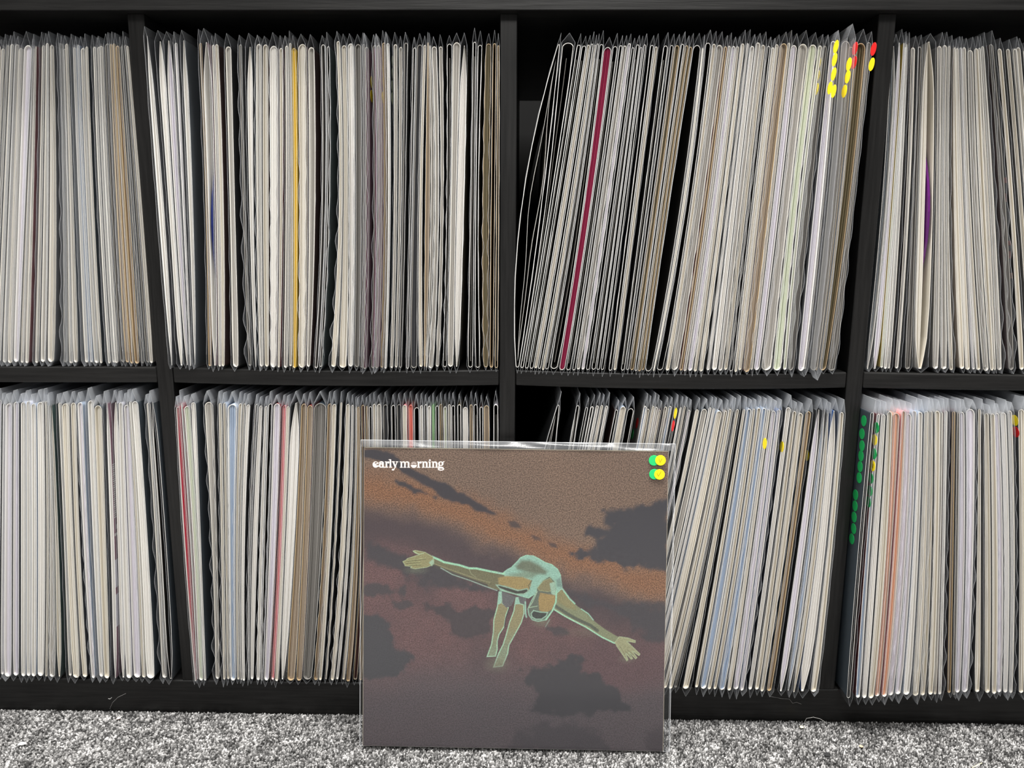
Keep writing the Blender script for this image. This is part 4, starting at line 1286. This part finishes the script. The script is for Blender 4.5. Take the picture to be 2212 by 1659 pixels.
# ---------------------------------------------------------------- carpet pile
def pile():
    P = []
    for (y0, y1, pt) in ((-0.105, -0.0016, 0.00175), (-0.25, -0.105, 0.0031)):
        nx, ny = int(1.62 / pt), int((y1 - y0) / pt)
        gx, gy = np.meshgrid(np.arange(nx), np.arange(ny))
        x = -0.81 + (gx + 0.5 * (gy % 2) + rng.uniform(-0.45, 0.45, gx.shape)) * pt
        y = y0 + (gy + 0.5 + rng.uniform(-0.45, 0.45, gx.shape)) * pt
        P.append(np.stack([x, y, np.full_like(x, pt)], -1).reshape(-1, 3))
    P = np.concatenate(P)
    P = P[P[:, 1] < -0.001]
    n = len(P)
    ang = rng.normal(0.75, 0.6, n) * np.sign(0.3 - 0.0 * P[:, 0])
    lng, wdt = P[:, 2] * rng.uniform(0.65, 1.15, n), P[:, 2] * rng.uniform(0.42, 0.62, n)
    hgt = rng.uniform(0.0044, 0.0060, n)
    k = 6
    th = np.arange(k) * 2 * math.pi / k
    rings = []
    for sc_, zf in ((1.0, 0.0), (0.95, 0.6), (0.6, 0.9)):
        a = np.cos(th)[None] * lng[:, None] * sc_
        b = np.sin(th)[None] * wdt[:, None] * sc_
        X = P[:, 0:1] + a * np.cos(ang)[:, None] - b * np.sin(ang)[:, None]
        Y = P[:, 1:2] + a * np.sin(ang)[:, None] + b * np.cos(ang)[:, None]
        Z = np.repeat(FLOOR + (hgt * zf)[:, None], k, 1)
        rings.append(np.stack([X, np.minimum(Y, -0.0003), Z], -1))
    top = np.stack([P[:, 0], P[:, 1], FLOOR + hgt], -1)[:, None]
    co = np.concatenate(rings + [top], 1)
    nv = 3 * k + 1
    f = []
    for r in range(2):
        for j in range(k):
            a, c = r * k + j, r * k + (j + 1) % k
            f += [(a, c, c + k), (a, c + k, a + k)]
    for j in range(k):
        f.append((2 * k + j, 2 * k + (j + 1) % k, 3 * k))
    f = np.array(f)
    tri = (f[None] + (np.arange(n) * nv)[:, None, None]).reshape(-1, 3)
    big = fbm(P[:, 0] * 1000, P[:, 1] * 1000, 7, 5, 3)
    t = np.clip(rng.beta(0.9, 0.9, n) * 0.85 + (big - 0.5) * 0.65 + 0.06, 0, 1)
    val = np.interp(t, [0, 0.25, 0.5, 0.75, 1], [0.018, 0.05, 0.105, 0.20, 0.38])
    c = np.stack([val, val * 0.985, val * 0.97, np.ones(n)], -1)
    me = bpy.data.meshes.new('carpet_pile')
    me.vertices.add(n * nv); me.loops.add(tri.size); me.polygons.add(len(tri))
    me.vertices.foreach_set('co', co.reshape(-1))
    me.loops.foreach_set('vertex_index', tri.ravel())
    me.polygons.foreach_set('loop_start', np.arange(len(tri)) * 3)
    me.polygons.foreach_set('loop_total', np.full(len(tri), 3))
    me.polygons.foreach_set('use_smooth', np.ones(len(tri), bool))
    a_ = me.attributes.new('yarn', 'FLOAT_COLOR', 'POINT')
    a_.data.foreach_set('color', np.repeat(c, nv, 0).astype(np.float32).ravel())
    m, nt, b = new_mat('carpet_yarn', 0.95, 0.05)
    ad = nt.nodes.new('ShaderNodeAttribute')
    ad.attribute_name = 'yarn'
    nt.links.new(ad.outputs['Color'], b.inputs['Base Color'])
    me.materials.append(m)
    me.update()
    o = bpy.data.objects.new('carpet_pile', me)
    COL.objects.link(o)
    o['kind'] = 'stuff'
    o['label'] = 'grey heather loop pile of the carpet'
    o['category'] = 'carpet'


pile()


# ---------------------------------------------------------------- lint and crumbs
def tube(name, pts, r, mat, label, cat):
    V, F = [], []
    pts = [Vector(p) for p in pts]
    for i, p in enumerate(pts):
        d = (pts[min(i + 1, len(pts) - 1)] - pts[max(i - 1, 0)]).normalized()
        a = d.cross(Vector((0.2, 1, 0.1))).normalized()
        b = d.cross(a)
        for k in range(4):
            t = k * math.pi / 2
            V.append(p + (a * math.cos(t) + b * math.sin(t)) * r)
    for i in range(len(pts) - 1):
        for k in range(4):
            F.append((i * 4 + k, i * 4 + (k + 1) % 4, i * 4 + 4 + (k + 1) % 4, i * 4 + 4 + k))
    F += [(3, 2, 1, 0), tuple(len(V) - 4 + k for k in range(4))]
    o = mesh_obj(name, V, F, mat)
    o['label'], o['category'] = label, cat
    return o


LINT = paper('lint_fibre', (0.45, 0.44, 0.42), var=0.1)
LINT_D = paper('lint_fibre_dim', (0.16, 0.155, 0.15), var=0.1)


def on_plank(pts):
    return [at(x, y, -0.0006) for x, y in pts]


def on_floor(px, py, z):
    d = ray(px, py)
    return CAM + d * (z - CAM[2]) / d[2]


tube('lint_thread', on_plank([(237, 1532), (243, 1518), (255, 1506), (272, 1498)]), 0.00022, LINT_D, 'thin curved lint thread on the plank front below white sleeves', 'lint')
tube('lint_thread', on_plank([(234, 1509), (238, 1510), (241, 1507)]), 0.0003, LINT, 'short bright lint curl on the plank front beside a thread', 'lint')
tube('lint_thread', on_plank([(1662, 1504), (1688, 1509), (1705, 1510), (1712, 1519), (1721, 1517), (1731, 1521)]), 0.0002, LINT_D, 'kinked dust thread hanging under the blue-grey lower sleeves', 'lint')
hp = [(1738, 1560), (1742, 1552), (1757, 1549), (1772, 1553), (1786, 1562)]
tube('lint_thread', [at(x, y, -0.004) for x, y in hp], 0.00025, LINT, 'arched hair standing from the carpet against the plank', 'lint')


def crumb(px, py, r, col, label, sx=1.0):
    c = on_floor(px, py, 0.0032)
    V, F = [], []
    rnd = random.Random(int(px))
    for k in range(6):
        a = k * math.pi / 3
        q = r * rnd.uniform(0.7, 1.2)
        V.append((c[0] + q * sx * math.cos(a), c[1] + q * math.sin(a), c[2]))
    V.append((c[0], c[1], c[2] + r * 0.7)); V.append((c[0], c[1], c[2] - r * 0.9))
    F = [(k, (k + 1) % 6, 6) for k in range(6)] + [((k + 1) % 6, k, 7) for k in range(6)]
    o = mesh_obj('crumb', V, F, paper('crumb_' + str(int(px)), col, var=0.2))
    o['label'], o['category'] = label, 'crumb'


crumb(1732, 1570, 0.0022, (0.75, 0.68, 0.38), 'yellowish crumb on carpet under the arched hair')
crumb(256, 1551, 0.0026, (0.55, 0.42, 0.38), 'pinkish fluff on carpet close to the plank')
crumb(48, 1606, 0.0030, (0.80, 0.78, 0.74), 'white paper fleck lying on the carpet', 1.6)
crumb(1787, 1629, 0.0030, (0.012, 0.012, 0.012), 'black speck lying on the carpet', 1.5)
crumb(1860, 1612, 0.0020, (0.50, 0.34, 0.20), 'brown crumb lying on the carpet')
tube('lint_thread', [on_floor(x, y, 0.0034) for x, y in ((2100, 1658), (2112, 1652), (2121, 1648))], 0.0004, paper('straw', (0.6, 0.55, 0.33)), 'straw-coloured fibre on the carpet at the frame edge', 'lint')
